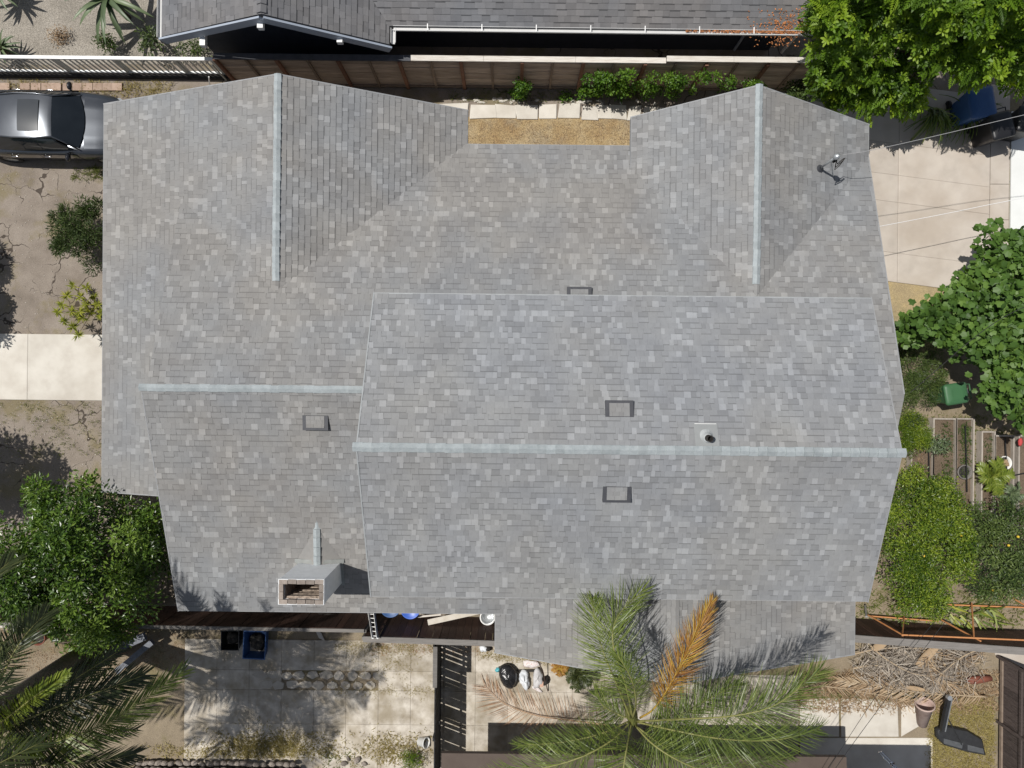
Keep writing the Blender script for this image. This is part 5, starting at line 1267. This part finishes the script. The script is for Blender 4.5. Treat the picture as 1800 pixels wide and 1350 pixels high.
# ------------------------------------------------------------------ wheeled bins
def cart(name, label, px, py, rz, mat, w=.56, d=.6, h=1.0, tilt=0, group=None, scale=1.0):
    c = P(px, py, h*.9*scale); t = thing(name, label, 'bin', (c.x, c.y, 0), group, rz)
    if tilt: t.rotation_euler = (0, tilt, rz); t.location.z = .28
    if scale != 1.0: t.scale = (scale,)*3
    rows = []
    for z, k in ((.05,.78),(.3,.84),(.7,.93),(h-.06,1.0)):
        a, b, r_ = w/2*k, d/2*k, .06; q = []
        for cx, cy, a0 in ((a-r_,b-r_,0),(-a+r_,b-r_,90),(-a+r_,-b+r_,180),(a-r_,-b+r_,270)):
            for j in range(4): q.append((cx+r_*cos(R(a0+30*j)), cy+r_*sin(R(a0+30*j)), z))
        rows.append(q)
    mb = MB().grid(rows, close=True); mb.add(rows[0], [tuple(range(15,-1,-1))]); mb.build('body', mat, t, False, True)
    mb = MB(); rr_ = []
    for z, k in ((h-.06,1.06),(h-.03,1.08),(h+.01,1.05),(h+.035,.86),(h+.045,.5)):
        a, b, r_ = w/2*k, d/2*k, .07*k; q = []
        for cx, cy, a0 in ((a-r_,b-r_,0),(-a+r_,b-r_,90),(-a+r_,-b+r_,180),(a-r_,-b+r_,270)):
            for j in range(4): q.append((cx+r_*cos(R(a0+30*j)), cy+r_*sin(R(a0+30*j)), z))
        rr_.append(q)
    mb.grid(rr_, close=True); mb.add(rr_[-1], [tuple(range(16))]); ld = mb.build('lid', mat, t, True, True)
    MB().tube([(-w*.38,d/2+.02,h-.05),(-w*.38,d/2+.12,h-.03),(w*.38,d/2+.12,h-.03),(w*.38,d/2+.02,h-.05)],.018,6).build('handle', mat, t, False, True)
    for s in (-1,1): MB().lathe((s*w*.46,d/2-.06,.12),[(.03,-.03),(.12,-.03),(.12,.03),(.03,.03)],14,axis=(1,0,0)).build('wheel', m_rubber, t, False, True)
    MB().box(-w*.2,w*.2,-d*.2,d*.05,h+.046,h+.05).build('lid_panel', mat, ld, False, True)
    return t
m_green = paint('green_bin_plastic', (0.045,0.13,0.055), .5)
m_blue = paint('blue_bin_plastic', (0.03,0.09,0.24), .45)
m_blueb = paint('bright_blue_plastic', (0.05,0.13,0.52), .4)
m_blk = paint('black_plastic', (0.015,0.015,0.017), .4)
cart('green_waste_bin', 'green wheeled waste bin beside the fig tree', 1677, 692, R(-80), m_green)
cart('blue_recycling_bin', 'large blue recycling bin under the feathery tree', 1722, 182, R(10), m_blue, .7, .8, 1.05)
cart('black_rubbish_bin', 'black rubbish bin at the corner of the white pavement', 1757, 222, R(15), m_blk, .62, .7, 1.05)
cart('black_rubbish_bin', 'black bin cut by the right edge above the white pavement', 1806, 212, R(-8), m_blk, .62, .7, 1.05)
# white sack hanging at the green bin
q = P(1694, 690, .55); tag(MB().blob((q.x,q.y,.5),(.10,.2,.16),12,8,.3).build('plastic_sack', m_whitep, None, True), 'white plastic sack tucked beside the green bin', 'sack')

# open tubs and jumble along the back fence
def tub(name, label, px, py, w, d, h, mat, rz=0, inner=None, z0=0):
    c = P(px, py, h); t = thing(name, label, 'tub', (c.x, c.y, z0), None, rz); th = .02; mb = MB()
    a, b = w/2, d/2
    rows = [[(s*k*a, u*k*b, z) for s, u in ((1,1),(-1,1),(-1,-1),(1,-1))] for z, k in ((0,.84),(h*.96,1),(h*.96,1.06),(h,1.06),(h,.985),(.03,.82))]
    mb.grid(rows, close=True); mb.add([(p[0],p[1],.03) for p in rows[-1]], [(0,1,2,3)]); mb.build('body', mat, t, False, True)
    if inner: MB().blob((0,0,h*.35),(a*.72,b*.7,h*.3),12,8,.3).build('contents', inner, t, True, True)
    for s in (-1,1): MB().box(s*a*1.07-.012,s*a*1.07+.012,-.09,.09,h*.8,h*.86).build('handle', mat, t, False, True)
    return t
tub('storage_tub', 'open blue plastic tub with dark contents on the shaded patio', 447, 1134, .62, .78, .42, m_blue, R(-2), m_soot)
tub('storage_tub', 'black plastic tub left of the blue tub', 404, 1126, .5, .55, .4, m_blk, 0, m_soot)
def drum(label, px, py, z, r, mat):
    c = P(px, py, z); t = thing('plastic_drum', label, 'drum', (c.x, c.y, 0), 'blue drums behind the board fence')
    MB().lathe((c.x,c.y,0),[(0,0),(r*.96,0),(r,.03),(r,z*.33),(r*1.03,z*.36),(r,z*.39),(r,z*.66),(r*1.03,z*.69),(r,z*.72),(r,z-.04),(r*.96,z),(r*.9,z-.02),(0,z-.025)],24).build('body', mat, t, True)
    MB().lathe((c.x+r*.5,c.y,z-.03),[(0,.03),(.04,.03),(.04,0)],10).build('bung', m_soot, t)
drum('bright blue plastic drum top showing at the roof edge', 721, 1072, .85, .28, m_blueb)
drum('darker blue drum beside the ladder behind the fence', 686, 1068, .88, .3, m_blue)
# ladder
a, b = P(648,1076,.4), P(655,1122,2.05)
t = thing('ladder', 'white metal ladder leaning over the board fence', 'ladder', tuple(a)); 
for dx in (-.0, .16): MB().beam((a.x+dx,a.y,a.z),(b.x+dx*.8,b.y,b.z),.03,.05).build('rail', m_whitep, t)
for k in range(6):
    q = a.lerp(b, (k+.5)/6); MB().tube([(q.x,q.y,q.z),(q.x+.15,q.y,q.z)],.013,6).build('rung', m_whitep, t)
# leaning white plank
a, b = P(752,1094,.9), P(852,1072,.65); d = (b-a).normalized()
tag(MB().beam(a, b, .16, .03).build('plank', M('pale_pine',[(0.55,0.5,0.42),(0.66,0.62,0.55)],5,.8,.2,40)), 'pale plank leaning between drums and porch', 'plank')
a, b = P(735,1084,.5), P(775,1080,.5); tag(MB().beam(a, b, .05, .04).build('batten', m_capw), 'thin pale batten behind the leaning plank', 'batten')
a, b = P(560,1080,.5), P(632,1083,.5); tag(MB().beam(a, b, .05, .04).build('batten', m_capg), 'grey batten in the dark passage below the chimney', 'batten')
c = P(857,1086,.75); t = thing('wash_basin', 'round white rimmed basin under the porch corner', 'basin', (c.x,c.y,0))
MB().lathe((c.x,c.y,.5),[(0,.02),(.15,.02),(.19,.2),(.21,.21),(.205,.225),(.175,.22),(.14,.05),(0,.05)],24).build('bowl', m_galv, t, True)
MB().lathe((c.x,c.y,.5),[(.195,.2),(.222,.21),(.222,.235),(.195,.23)],28).build('rim', m_whitep, t, True)
MB().tube([(c.x,c.y,0),(c.x,c.y,.5)],.09,10).build('stand', m_soot, t)
# wall tile on the patio
c = P(563,1116,.02); tag(MB().add([(c.x+dx*.10*cos(.45)-dy*.14*sin(.45), c.y+dx*.10*sin(.45)*-1+dy*.14*cos(.45), z) for z in (.03,.06) for dx, dy in ((-1,-1),(1,-1),(1,1),(-1,1))], [(0,3,2,1),(4,5,6,7),(0,1,5,4),(1,2,6,5),(2,3,7,6),(3,0,4,7)]).build('tile', m_conc), 'pale loose tile lying tilted on the shaded patio', 'tile')

# grey timbers under the left trees
for k, (pa, pb_, z, w_, lab_) in enumerate((((118,1178),(255,1118),.5,.22,'blue grey timber slanting out from under the left tree'),((205,1180),(268,1128),.3,.16,'second dark timber parallel to the first one'))):
    a, b = P(*pa, z), P(*pb_, z+.25)
    tag(MB().beam(a, b, w_, .10).build('timber', M('grey_timber_%d' % k,[(0.12,0.13,0.15),(0.2,0.21,0.235)],5,.8,.2,40,stretch=(2,2,2))), lab_, 'timber')
# low wall top at left
lw = thing('low_wall', 'low pale block wall behind the lower left palm', 'wall', (-14, -7.0, 0))
for k in range(7):
    x0 = -16.4+k*.78; MB().box(x0,x0+.772,-7.22,-7.02,0,.42).build('block', m_conc, lw)
# terracotta pot in the palm's shade
def pot(name, label, px, py, h, r0, r1, mat, lean=None, soil=True, plant=None, rimh=.05):
    c = P(px, py, h); t = thing(name, label, 'pot', (c.x, c.y, 0))
    ax = lean
    MB().lathe((c.x,c.y,.0 if not lean else r1*.8),[(0,0),(r0,0),(r0+(r1-r0)*.85,h-rimh-.01),(r1*1.06,h-rimh),(r1*1.08,h),(r1*.95,h),(r1*.9,h-.08),(r0*.8,.1),(0,.1)],24,axis=ax).build('body', mat, t, True)
    if soil: MB().lathe((c.x,c.y,h-.1),[(r1*.88,0),(0,.02)],20).build('soil', m_soot, t)
    return t, c
m_terra = M('terracotta',[(0.17,0.055,0.035),(0.24,0.085,0.055)],6,.8,.2,50)
m_terrap = M('pale_pink_clay',[(0.34,0.235,0.2),(0.46,0.345,0.30),(0.52,0.42,0.37)],4,.85,.25,40)
m_potw = paint('white_glaze', (0.75,0.74,0.7), .35)
pot('terracotta_pot', 'red terracotta pot in the shade of the lower left palm', 66, 1122, .55, .14, .2, m_terra)
pot('clay_pot', 'tall pale pink clay pot lying beside the concrete pad', 1643, 1292, .82, .13, .25, m_terrap, lean=(-.13,.9,.38), soil=False)
t, c = pot('white_pot', 'white rimmed pot with a dry plant in the garden beds', 1767, 814, .32, .13, .19, m_potw)
MB().blob((c.x+.03,c.y,.3),(.1,.1,.06),8,6,.4).build('plant', l_dead, t)
pot('white_pot', 'small white ring pot near the orange frame', 1613, 1058, .3, .1, .16, m_potw)
pot('grey_pot', 'grey pot half hidden by garden plants', 1697, 830, .3, .15, .2, m_capg)
# red log
a, b = P(1700,1197,.16), P(1742,1192,.16)
tag(MB().tube([a, a.lerp(b,.2), a.lerp(b,.6), b], [.06,.11,.105,.08], 12).build('clay_urn', m_terra, None, True), 'red brown clay urn lying against the plank fence', 'urn')

# basketball stand
c = P(1690,1290,0); t = thing('basketball_stand', 'black portable basketball stand lying on the yellow grass', 'stand', (c.x, c.y, 0))
m_bk = M('matt_black_plastic',[(0.022,0.023,0.025),(0.034,0.035,0.037)],8,.5,.1,40); m_bk2 = M('dark_grey_plastic',[(0.07,0.075,0.08),(0.1,0.105,0.11)],8,.45,.1,40)
poly = [P(1647,1283,.2),P(1662,1276,.2),P(1700,1284,.2),P(1727,1300,.2),P(1733,1328,.2),P(1700,1322,.2),P(1660,1310,.2),P(1648,1298,.2)]
cc = Vector((sum(p.x for p in poly)/8, sum(p.y for p in poly)/8)); n = 8
mb = MB(); rows = [[(cc.x+(p.x-cc.x)*k, cc.y+(p.y-cc.y)*k, z) for p in poly] for z, k in ((.02,.96),(.05,1.0),(.19,1.0),(.23,.93))]
mb.grid(rows, close=True); mb.add(rows[-1], [tuple(range(n))]); bs = mb.build('base', m_bk, t, True)
a, b, d = P(1660,1300,.24), P(1692,1311,.24), Vector((0,0,0))
MB().prism([tuple(P(x,y,.25))[:2] for x, y in ((1659,1298),(1693,1307),(1691,1316),(1659,1307))], .2, .252).build('base_panel', m_bk2, bs)
MB().prism([tuple(P(x,y,.25))[:2] for x, y in ((1701,1309),(1728,1316),(1730,1325),(1701,1319))], .2, .252).build('base_panel', m_bk2, bs)
a, b = P(1656,1284,.3), P(1668,1226,.9); MB().beam(a, b, .11, .11).build('pole', m_bk, t)
MB().beam(a+Vector((.055,0,.06)), b+Vector((.055,0,.06)), .03, .02).build('pole_trim', m_galv, t)
MB().tube([P(1666,1262,.6), P(1692,1312,.22)], .018, 6).build('strut', m_bk, t)
MB().lathe(P(1651,1284,.12),[(0,-.04),(.09,-.04),(.09,.04),(0,.04)],14,axis=(1,.2,0)).build('wheel', m_rubber, t)
MB().lathe(b,[(0,-.05),(.07,-.05),(.07,.05),(0,.05)],10).build('bracket', m_galv, t)
# folded steel frame in the shade
t = thing('steel_frame', 'shiny steel frame lying in the shed shadow', 'frame', tuple(P(1560,1335,.3)))
for k, (a, b) in enumerate((((1545,1322),(1572,1350)),((1549,1321),(1577,1349)),((1553,1332),(1590,1362)))):
    MB().tube([P(*a,.5),P(*b,.5)],.018,6).build('tube', m_chrome, t)
MB().lathe(P(1568,1342,.5),[(.05,0),(.07,.02),(.05,.04)],12).build('joint', m_chrome, t)
# white bucket and stones by the wall
c = P(744,1308,.25); t = thing('broken_bucket', 'broken white plastic bucket beside the slatted fence', 'bucket', (c.x,c.y,0))
MB().lathe((c.x,c.y,.14),[(0,-.16),(.12,-.16),(.15,.1),(.165,.1),(.16,.12),(.135,.1),(.11,-.1),(0,-.1)],16,axis=(.75,.1,.5)).build('body', m_whitep, t, True)
MB().tube([(c.x-.12,c.y+.1,.1),(c.x-.18,c.y,.02),(c.x-.1,c.y-.12,.06)],.008,5).build('bail', m_galv, t)
sw = thing('stone_wall', 'low wall of rounded river stones at the bottom edge', 'wall', (P(385,1340).x, P(385,1340).y, 0))
m_stone = M('river_stone',[(0.13,0.11,0.095),(0.24,0.205,0.175),(0.33,0.29,0.25)],5,.85,.2,40,objrand=.3)
sme = [MB().blob((0,0,0),(.115,.08,.08),9,6,.12,.5,0,s_).mesh('stone', m_stone) for s_ in range(4)]
rr = random.Random(4)
MB().box(P(238,1340).x,P(530,1340).x,P(0,1420).y,P(0,1327).y-.25,0,.32).build('mortar', m_soot, sw)
for j in range(6):
    x = P(240,1340).x + (.05 if j % 2 else 0)
    while x < P(528,1340).x:
        y = P(0,1322).y-.07-j*.135+rr.uniform(-.02,.02)-.0105*x*-1*0
        piece('stone', rr.choice(sme), sw, loc_m(x, y-0.08, .36-.02*rr.random()+(.0 if j else -.12), rr.uniform(-.4,.4), (rr.uniform(.8,1.15),rr.uniform(.75,1.05),1)))
        x += rr.uniform(.17,.24)
for k, (px, py, s_) in enumerate(((605,1342,.9),(628,1336,1.1),(612,1334,.7),(640,1343,.8))):
    q = P(px, py, .08); o = bpy.data.objects.new('loose_stone', sme[k]); C.objects.link(o); o.matrix_local = loc_m(q.x,q.y,.07,k,(s_,s_,s_))
    tag(o, ['loose stone right of the stone wall, leftmost','largest loose stone near the dry weeds','small loose stone above the others','loose stone nearest the slatted fence'][k], 'stone', 'loose stones beside the wall')
shrub('weedy_shrub', 'green weedy bush at the bottom beside the white bucket', 720, 1335, .25, .28, .25, .2, l_citrus, 9, 70, .09, NARROW)
tufts('green_weeds', 'sparse weeds right of the stone wall', (560,1320,640,1350), 40, .1, l_weed, tone=.5)

# rubbish on the patio by the porch
m_bag = M('black_bin_bag',[(0.012,0.012,0.013),(0.03,0.03,0.032)],9,.22,.9,14,spec=.6)
m_wbag = M('white_carrier_bag',[(0.62,0.66,0.7),(0.78,0.8,0.82)],7,.35,.6,16,spec=.5)
m_paper = M('printed_paper',[(0.6,0.5,0.5),(0.72,0.7,0.68),(0.5,0.22,0.2)],22,.8,.2,30)
m_card = M('grey_cardboard',[(0.45,0.44,0.44),(0.56,0.55,0.55)],6,.85,.2,30)
q = P(893,1189,.25); t = thing('rubbish_bag', 'full black rubbish bag on the patio by the porch', 'rubbish bag', (q.x,q.y,0))
MB().blob((q.x,q.y,.2),(.25,.36,.2),26,16,.10,.5,.2,3).build('body', m_bag, t, True)
MB().blob((q.x-.3,q.y+.17,.22),(.07,.08,.05),8,6,.4,.5,0,2).build('tie', paint('turquoise_plastic',(.1,.4,.45),.4), t, True)
q = P(922,1196,.2); tag(MB().blob((q.x,q.y,.15),(.15,.24,.14),24,16,.28,.5,.2,9).build('carrier_bag', m_wbag, None, True), 'white carrier bag beside the black rubbish bag', 'carrier bag')
q = P(945,1192,.15); tag(MB().blob((q.x,q.y,.12),(.16,.26,.11),22,12,.34,.5,-.1,12).build('paper_sack', m_card, None, True), 'crumpled grey paper sack right of the carrier bag', 'sack')
q = P(934,1168,.1); tag(MB().blob((q.x,q.y,.06),(.26,.12,.05),16,7,.3,.5,.1,13).build('crumpled_paper', m_paper, None, True), 'crumpled pink and white paper at the porch edge', 'paper')
q = P(944,1212,.1); tag(MB().blob((q.x,q.y,.05),(.16,.07,.045),12,7,.3,.5,-.5,14).build('crumpled_paper', m_paper, None, True), 'torn pink paper below the grey sack', 'paper')
q = P(952,1203,.2); tag(MB().box(q.x-.05,q.x+.05,q.y-.08,q.y+.08,.1,.2).build('carton', M('peach_card',[(0.5,0.3,0.22),(0.6,0.4,0.3)],6,.8,.1,30)), 'small peach carton at the right of the rubbish', 'carton')
q = P(928,1180,.1); tag(MB().beam((q.x-.3,q.y,.06),(q.x+.35,q.y+.03,.12),.06,.05).build('umbrella', m_soot, None), 'closed black umbrella across the rubbish', 'umbrella')
q = P(957,1180,.5); t = thing('broom', 'dark broom leaning toward the porch roof', 'broom', (q.x,q.y,0))
MB().tube([P(963,1215,.08), P(954,1178,.4), P(942,1156,.9)],.014,6).build('handle', m_choc, t)
MB().blob(P(960,1196,.16),(.06,.14,.1),10,7,.2).build('head', m_soot, t)
q = P(853,1140,.1); t = thing('shopping_bag', 'white and black bag at the porch corner', 'bag', (q.x,q.y,0))
MB().blob((q.x-.05,q.y,.1),(.12,.1,.1),12,8,.25,.5,0,21).build('body', m_wbag, t, True); MB().blob((q.x+.09,q.y+.0,.12),(.09,.07,.1),12,8,.2,.5,0,22).build('flap', m_soot, t, True)

# concrete pad, south-east
o = paving('garden_pad', m_conc)
for pts in (((1405,1228),(1475,1226),(1475,1295),(1405,1295)),((1477,1226),(1578,1230),(1580,1295),(1477,1295)),((1583,1234),(1640,1240),(1640,1262),(1583,1295)),((1470,1196),(1492,1192),(1500,1214),(1472,1216)),((1496,1194),(1522,1196),(1520,1214),(1502,1216)),((1405,1296),(1640,1296),(1640,1420),(1405,1420))):
    slab(o, [P(*p) for p in pts], .03, m_conc, inset=.02)

# ------------------------------------------------------------------ kitchen garden, east
m_bed = M('raised_bed_board',[(0.30,0.26,0.22),(0.42,0.38,0.33)],5,.85,.25,40,stretch=(6,.8,6),objrand=.1)
m_earth = soilmat('bed_earth',[(0.115,0.085,0.06),(0.16,0.12,0.085),(0.2,0.155,0.11)],False,2,None,.35)
beds = [(1603,1641,772,870,'first raised bed next to the roof edge'),(1642,1680,735,905,'second raised bed with a row of seedlings'),(1682,1711,735,905,'third narrow raised bed below the green bin'),(1727,1748,758,900,'fourth raised bed behind the white pot'),(1750,1781,765,930,'fifth raised bed holding the white pot'),(1792,1830,765,930,'raised bed cut by the right edge')]
for x0, x1, y0, y1, lb_ in beds:
    a, b = P(x0,y0,.28), P(x1,y1,.28); t = thing('raised_bed', lb_, 'raised bed', ((a.x+b.x)/2,(a.y+b.y)/2,0), 'raised beds in the kitchen garden')
    MB().box(a.x-.02,a.x+.02,b.y,a.y,0,.28).build('board', m_bed, t); MB().box(b.x-.025,b.x+.015,b.y,a.y,0,.28).build('board', m_bed, t)
    MB().box(a.x+.021,b.x-.026,a.y-.04,a.y,0,.26).build('board', m_bed, t); MB().box(a.x+.021,b.x-.026,b.y,b.y+.04,0,.26).build('board', m_bed, t)
    MB().box(a.x+.021,b.x-.026,b.y+.041,a.y-.041,.02,.17).build('soil', m_earth, t)
m_pipe = paint('black_pipe', (.012,.012,.012), .5)
for k, (pa, pb_) in enumerate((((1632,765),(1634,868)),((1697,748),(1700,865)),((1767,770),(1771,855)),((1771,862),(1771,910)))):
    tag(MB().tube([P(*pa,.3), P(*pb_,.32)], .018, 6).build('irrigation_pipe', m_pipe), ['black pipe along the first raised bed','black pipe along the third raised bed','black pipe across the white pot','short black pipe below the white pot'][k], 'pipe', 'irrigation pipes over the beds')
tag(MB().tube([P(1772,838,.36), P(1800,832,.36), P(1830,828,.36)], .02, 6).build('irrigation_pipe', m_pipe), 'black cross pipe at the right edge of the beds', 'pipe', 'irrigation pipes over the beds')
tufts('seedlings', 'row of seedlings in the second bed', (1655,745,1672,850), 60, .1, l_citrus2, z=.19, tone=.4, cat='seedlings')
tufts('seedlings', 'seedlings in the third bed', (1688,742,1706,840), 55, .12, l_citrus2, z=.19, tone=.5, cat='seedlings')
tufts('seedlings', 'sparse seedlings in the fourth bed', (1731,765,1745,850), 35, .09, l_citrus2, z=.19, tone=.4, cat='seedlings')
tufts('seedlings', 'brown seedlings in the first bed', (1612,790,1625,850), 30, .09, l_dead, z=.19, tone=.2, cat='seedlings')
shrub('garden_plant', 'silvery herb across the first two beds', 1643, 783, .4, .32, .16, .15, l_agave, 10, 45, .09)
rosette('garden_palm', 'small fan of yellow green leaves between the beds', 1745, 838, .5, 12, .55, .2, l_palmy, 7, .3, .03, 'plant')
rosette('garden_grass', 'blue green spiky plant below the white pot', 1773, 868, .35, 16, .42, .08, l_agave, 8, .35, .014, 'plant')
q = P(1796,777,.5); tag(MB().blob((q.x,q.y,.45),(.07,.12,.05),10,6,.2).build('red_cloth', paint('red_cloth',(.5,.06,.06),.8), None, True), 'red cloth at the right edge of the garden beds', 'cloth')
# cut leaves and orange frame by the fence
l_ = thing('leaf_pile', 'pile of cut strap leaves above the orange frame', 'leaf pile', tuple(P(1700,1080)))
for k in range(34):
    a = P(1660+random.uniform(0,90), 1064+random.uniform(0,30), random.uniform(.05,.3)); az = random.gauss(-.5,.5); L = random.uniform(.5,.9)
    d = Vector((cos(az),sin(az),0)); n_ = Vector((-d.y,d.x,.3)); rows = []
    for j in range(5):
        c = a+d*L*j/4+Vector((0,0,.1*sin(pi*j/4))); w_ = .03*(1-j/4.3); rows.append([c+n_*w_, c-n_*w_])
    MB().grid(rows, random.random()).build('leaf', l_strap if k % 3 else l_yel, l_)
m_or = M('orange_painted_steel',[(0.48,0.20,0.075),(0.58,0.27,0.11)],7,.6,.1,40)
t = thing('orange_frame', 'rusty orange steel frame along the right fence', 'frame', tuple(P(1660,1100)))
def bar(a, b, r=.022): MB().tube([P(*a), P(*b)], r, 6).build('bar', m_or, t)
bar((1585,1116,1.75),(1840,1127,1.75)); bar((1640,1062,.2),(1860,1070,.2)); bar((1586,1117,1.75),(1589,1084,.2)); bar((1712,1122,1.75),(1708,1060,.2))
bar((1526,1081,.2),(1588,1117,1.75)); bar((1648,1086,.2),(1724,1127,1.75)); bar((1781,1052,.2),(1830,1080,1.0)); bar((1530,1083,.3),(1650,1092,.3))
tag(MB().tube([P(1521,1065,.3), P(1523,1084,.9)], .03, 8).build('fence_post', m_galv), 'short grey metal post beside the porch corner', 'post')

# strap leaved plants under the feathery tree
def straps(label, px, py, n, L, az0, spread, seed, z=.1):
    rr = random.Random(seed); c = P(px, py, z); t = thing('strap_leaf_plant', label, 'plant', (c.x,c.y,0), 'strap leaved plants by the driveway')
    for k in range(n):
        az = az0+rr.gauss(0,spread); l_ = L*rr.uniform(.6,1.15); e = rr.uniform(.5,1.35); p = Vector((c.x+rr.uniform(-.15,.15),c.y+rr.uniform(-.15,.15),z)); rows = []
        n_ = Vector((-sin(az),cos(az),0))
        for j in range(7):
            w_ = .026*(1-j/6.6)**.6; rows.append([p+n_*w_, p-n_*w_]); p = p+Vector((cos(az)*cos(e),sin(az)*cos(e),sin(e)))*l_/6; e -= .36
            p.z = max(p.z, .03)
        MB().grid(rows, min(1,max(0,rr.gauss(.35,.25)))).build('leaf', l_strap, t)
straps('arching strap leaf clump hanging over the driveway edge', 1640, 196, 54, 1.15, -1.7, .6, 1)
straps('strap leaf clump nearer the blue bin', 1692, 196, 46, 1.15, -1.2, .8, 2)
straps('dark strap leaf clump in the tree shade', 1600, 170, 30, .9, -1.6, 1.0, 3)
# wires
m_wire = paint('black_cable', (.02,.02,.02), .5); m_wirew = paint('white_cable', (.75,.75,.74), .5); m_wireg = paint('grey_cable', (.3,.3,.3), .5)
def wire(label, pts, r, mat): tag(MB().tube(spline([P(*p) for p in pts], 20), r, 6).build('cable', mat), label, 'cable', 'overhead cables')
wire('grey service cable from the roof mast to the right edge', [(1481,272,3.85),(1527,265,4.0),(1640,240,4.25),(1800,202,4.6),(1990,158,5.2)], .007, m_wireg)
wire('white cable spanning the driveway', [(1530,401,2.4),(1660,376,2.3),(1768,354,2.3),(1960,318,2.6)], .008, m_wirew)
wire('dark cable crossing the fig tree and citrus', [(1560,480,3.9)][:0]+[(1920,500,4.6),(1760,560,4.5),(1600,690,4.5)], .008, m_wire)
wire('left dark cable over the frond heap', [(1645,1090,3.2),(1560,1195,3.3),(1470,1330,3.4),(1440,1380,3.5)], .006, m_wire)
wire('right dark cable over the frond heap', [(1665,1088,3.2),(1575,1205,3.3),(1483,1330,3.4),(1450,1380,3.5)], .007, m_wire)
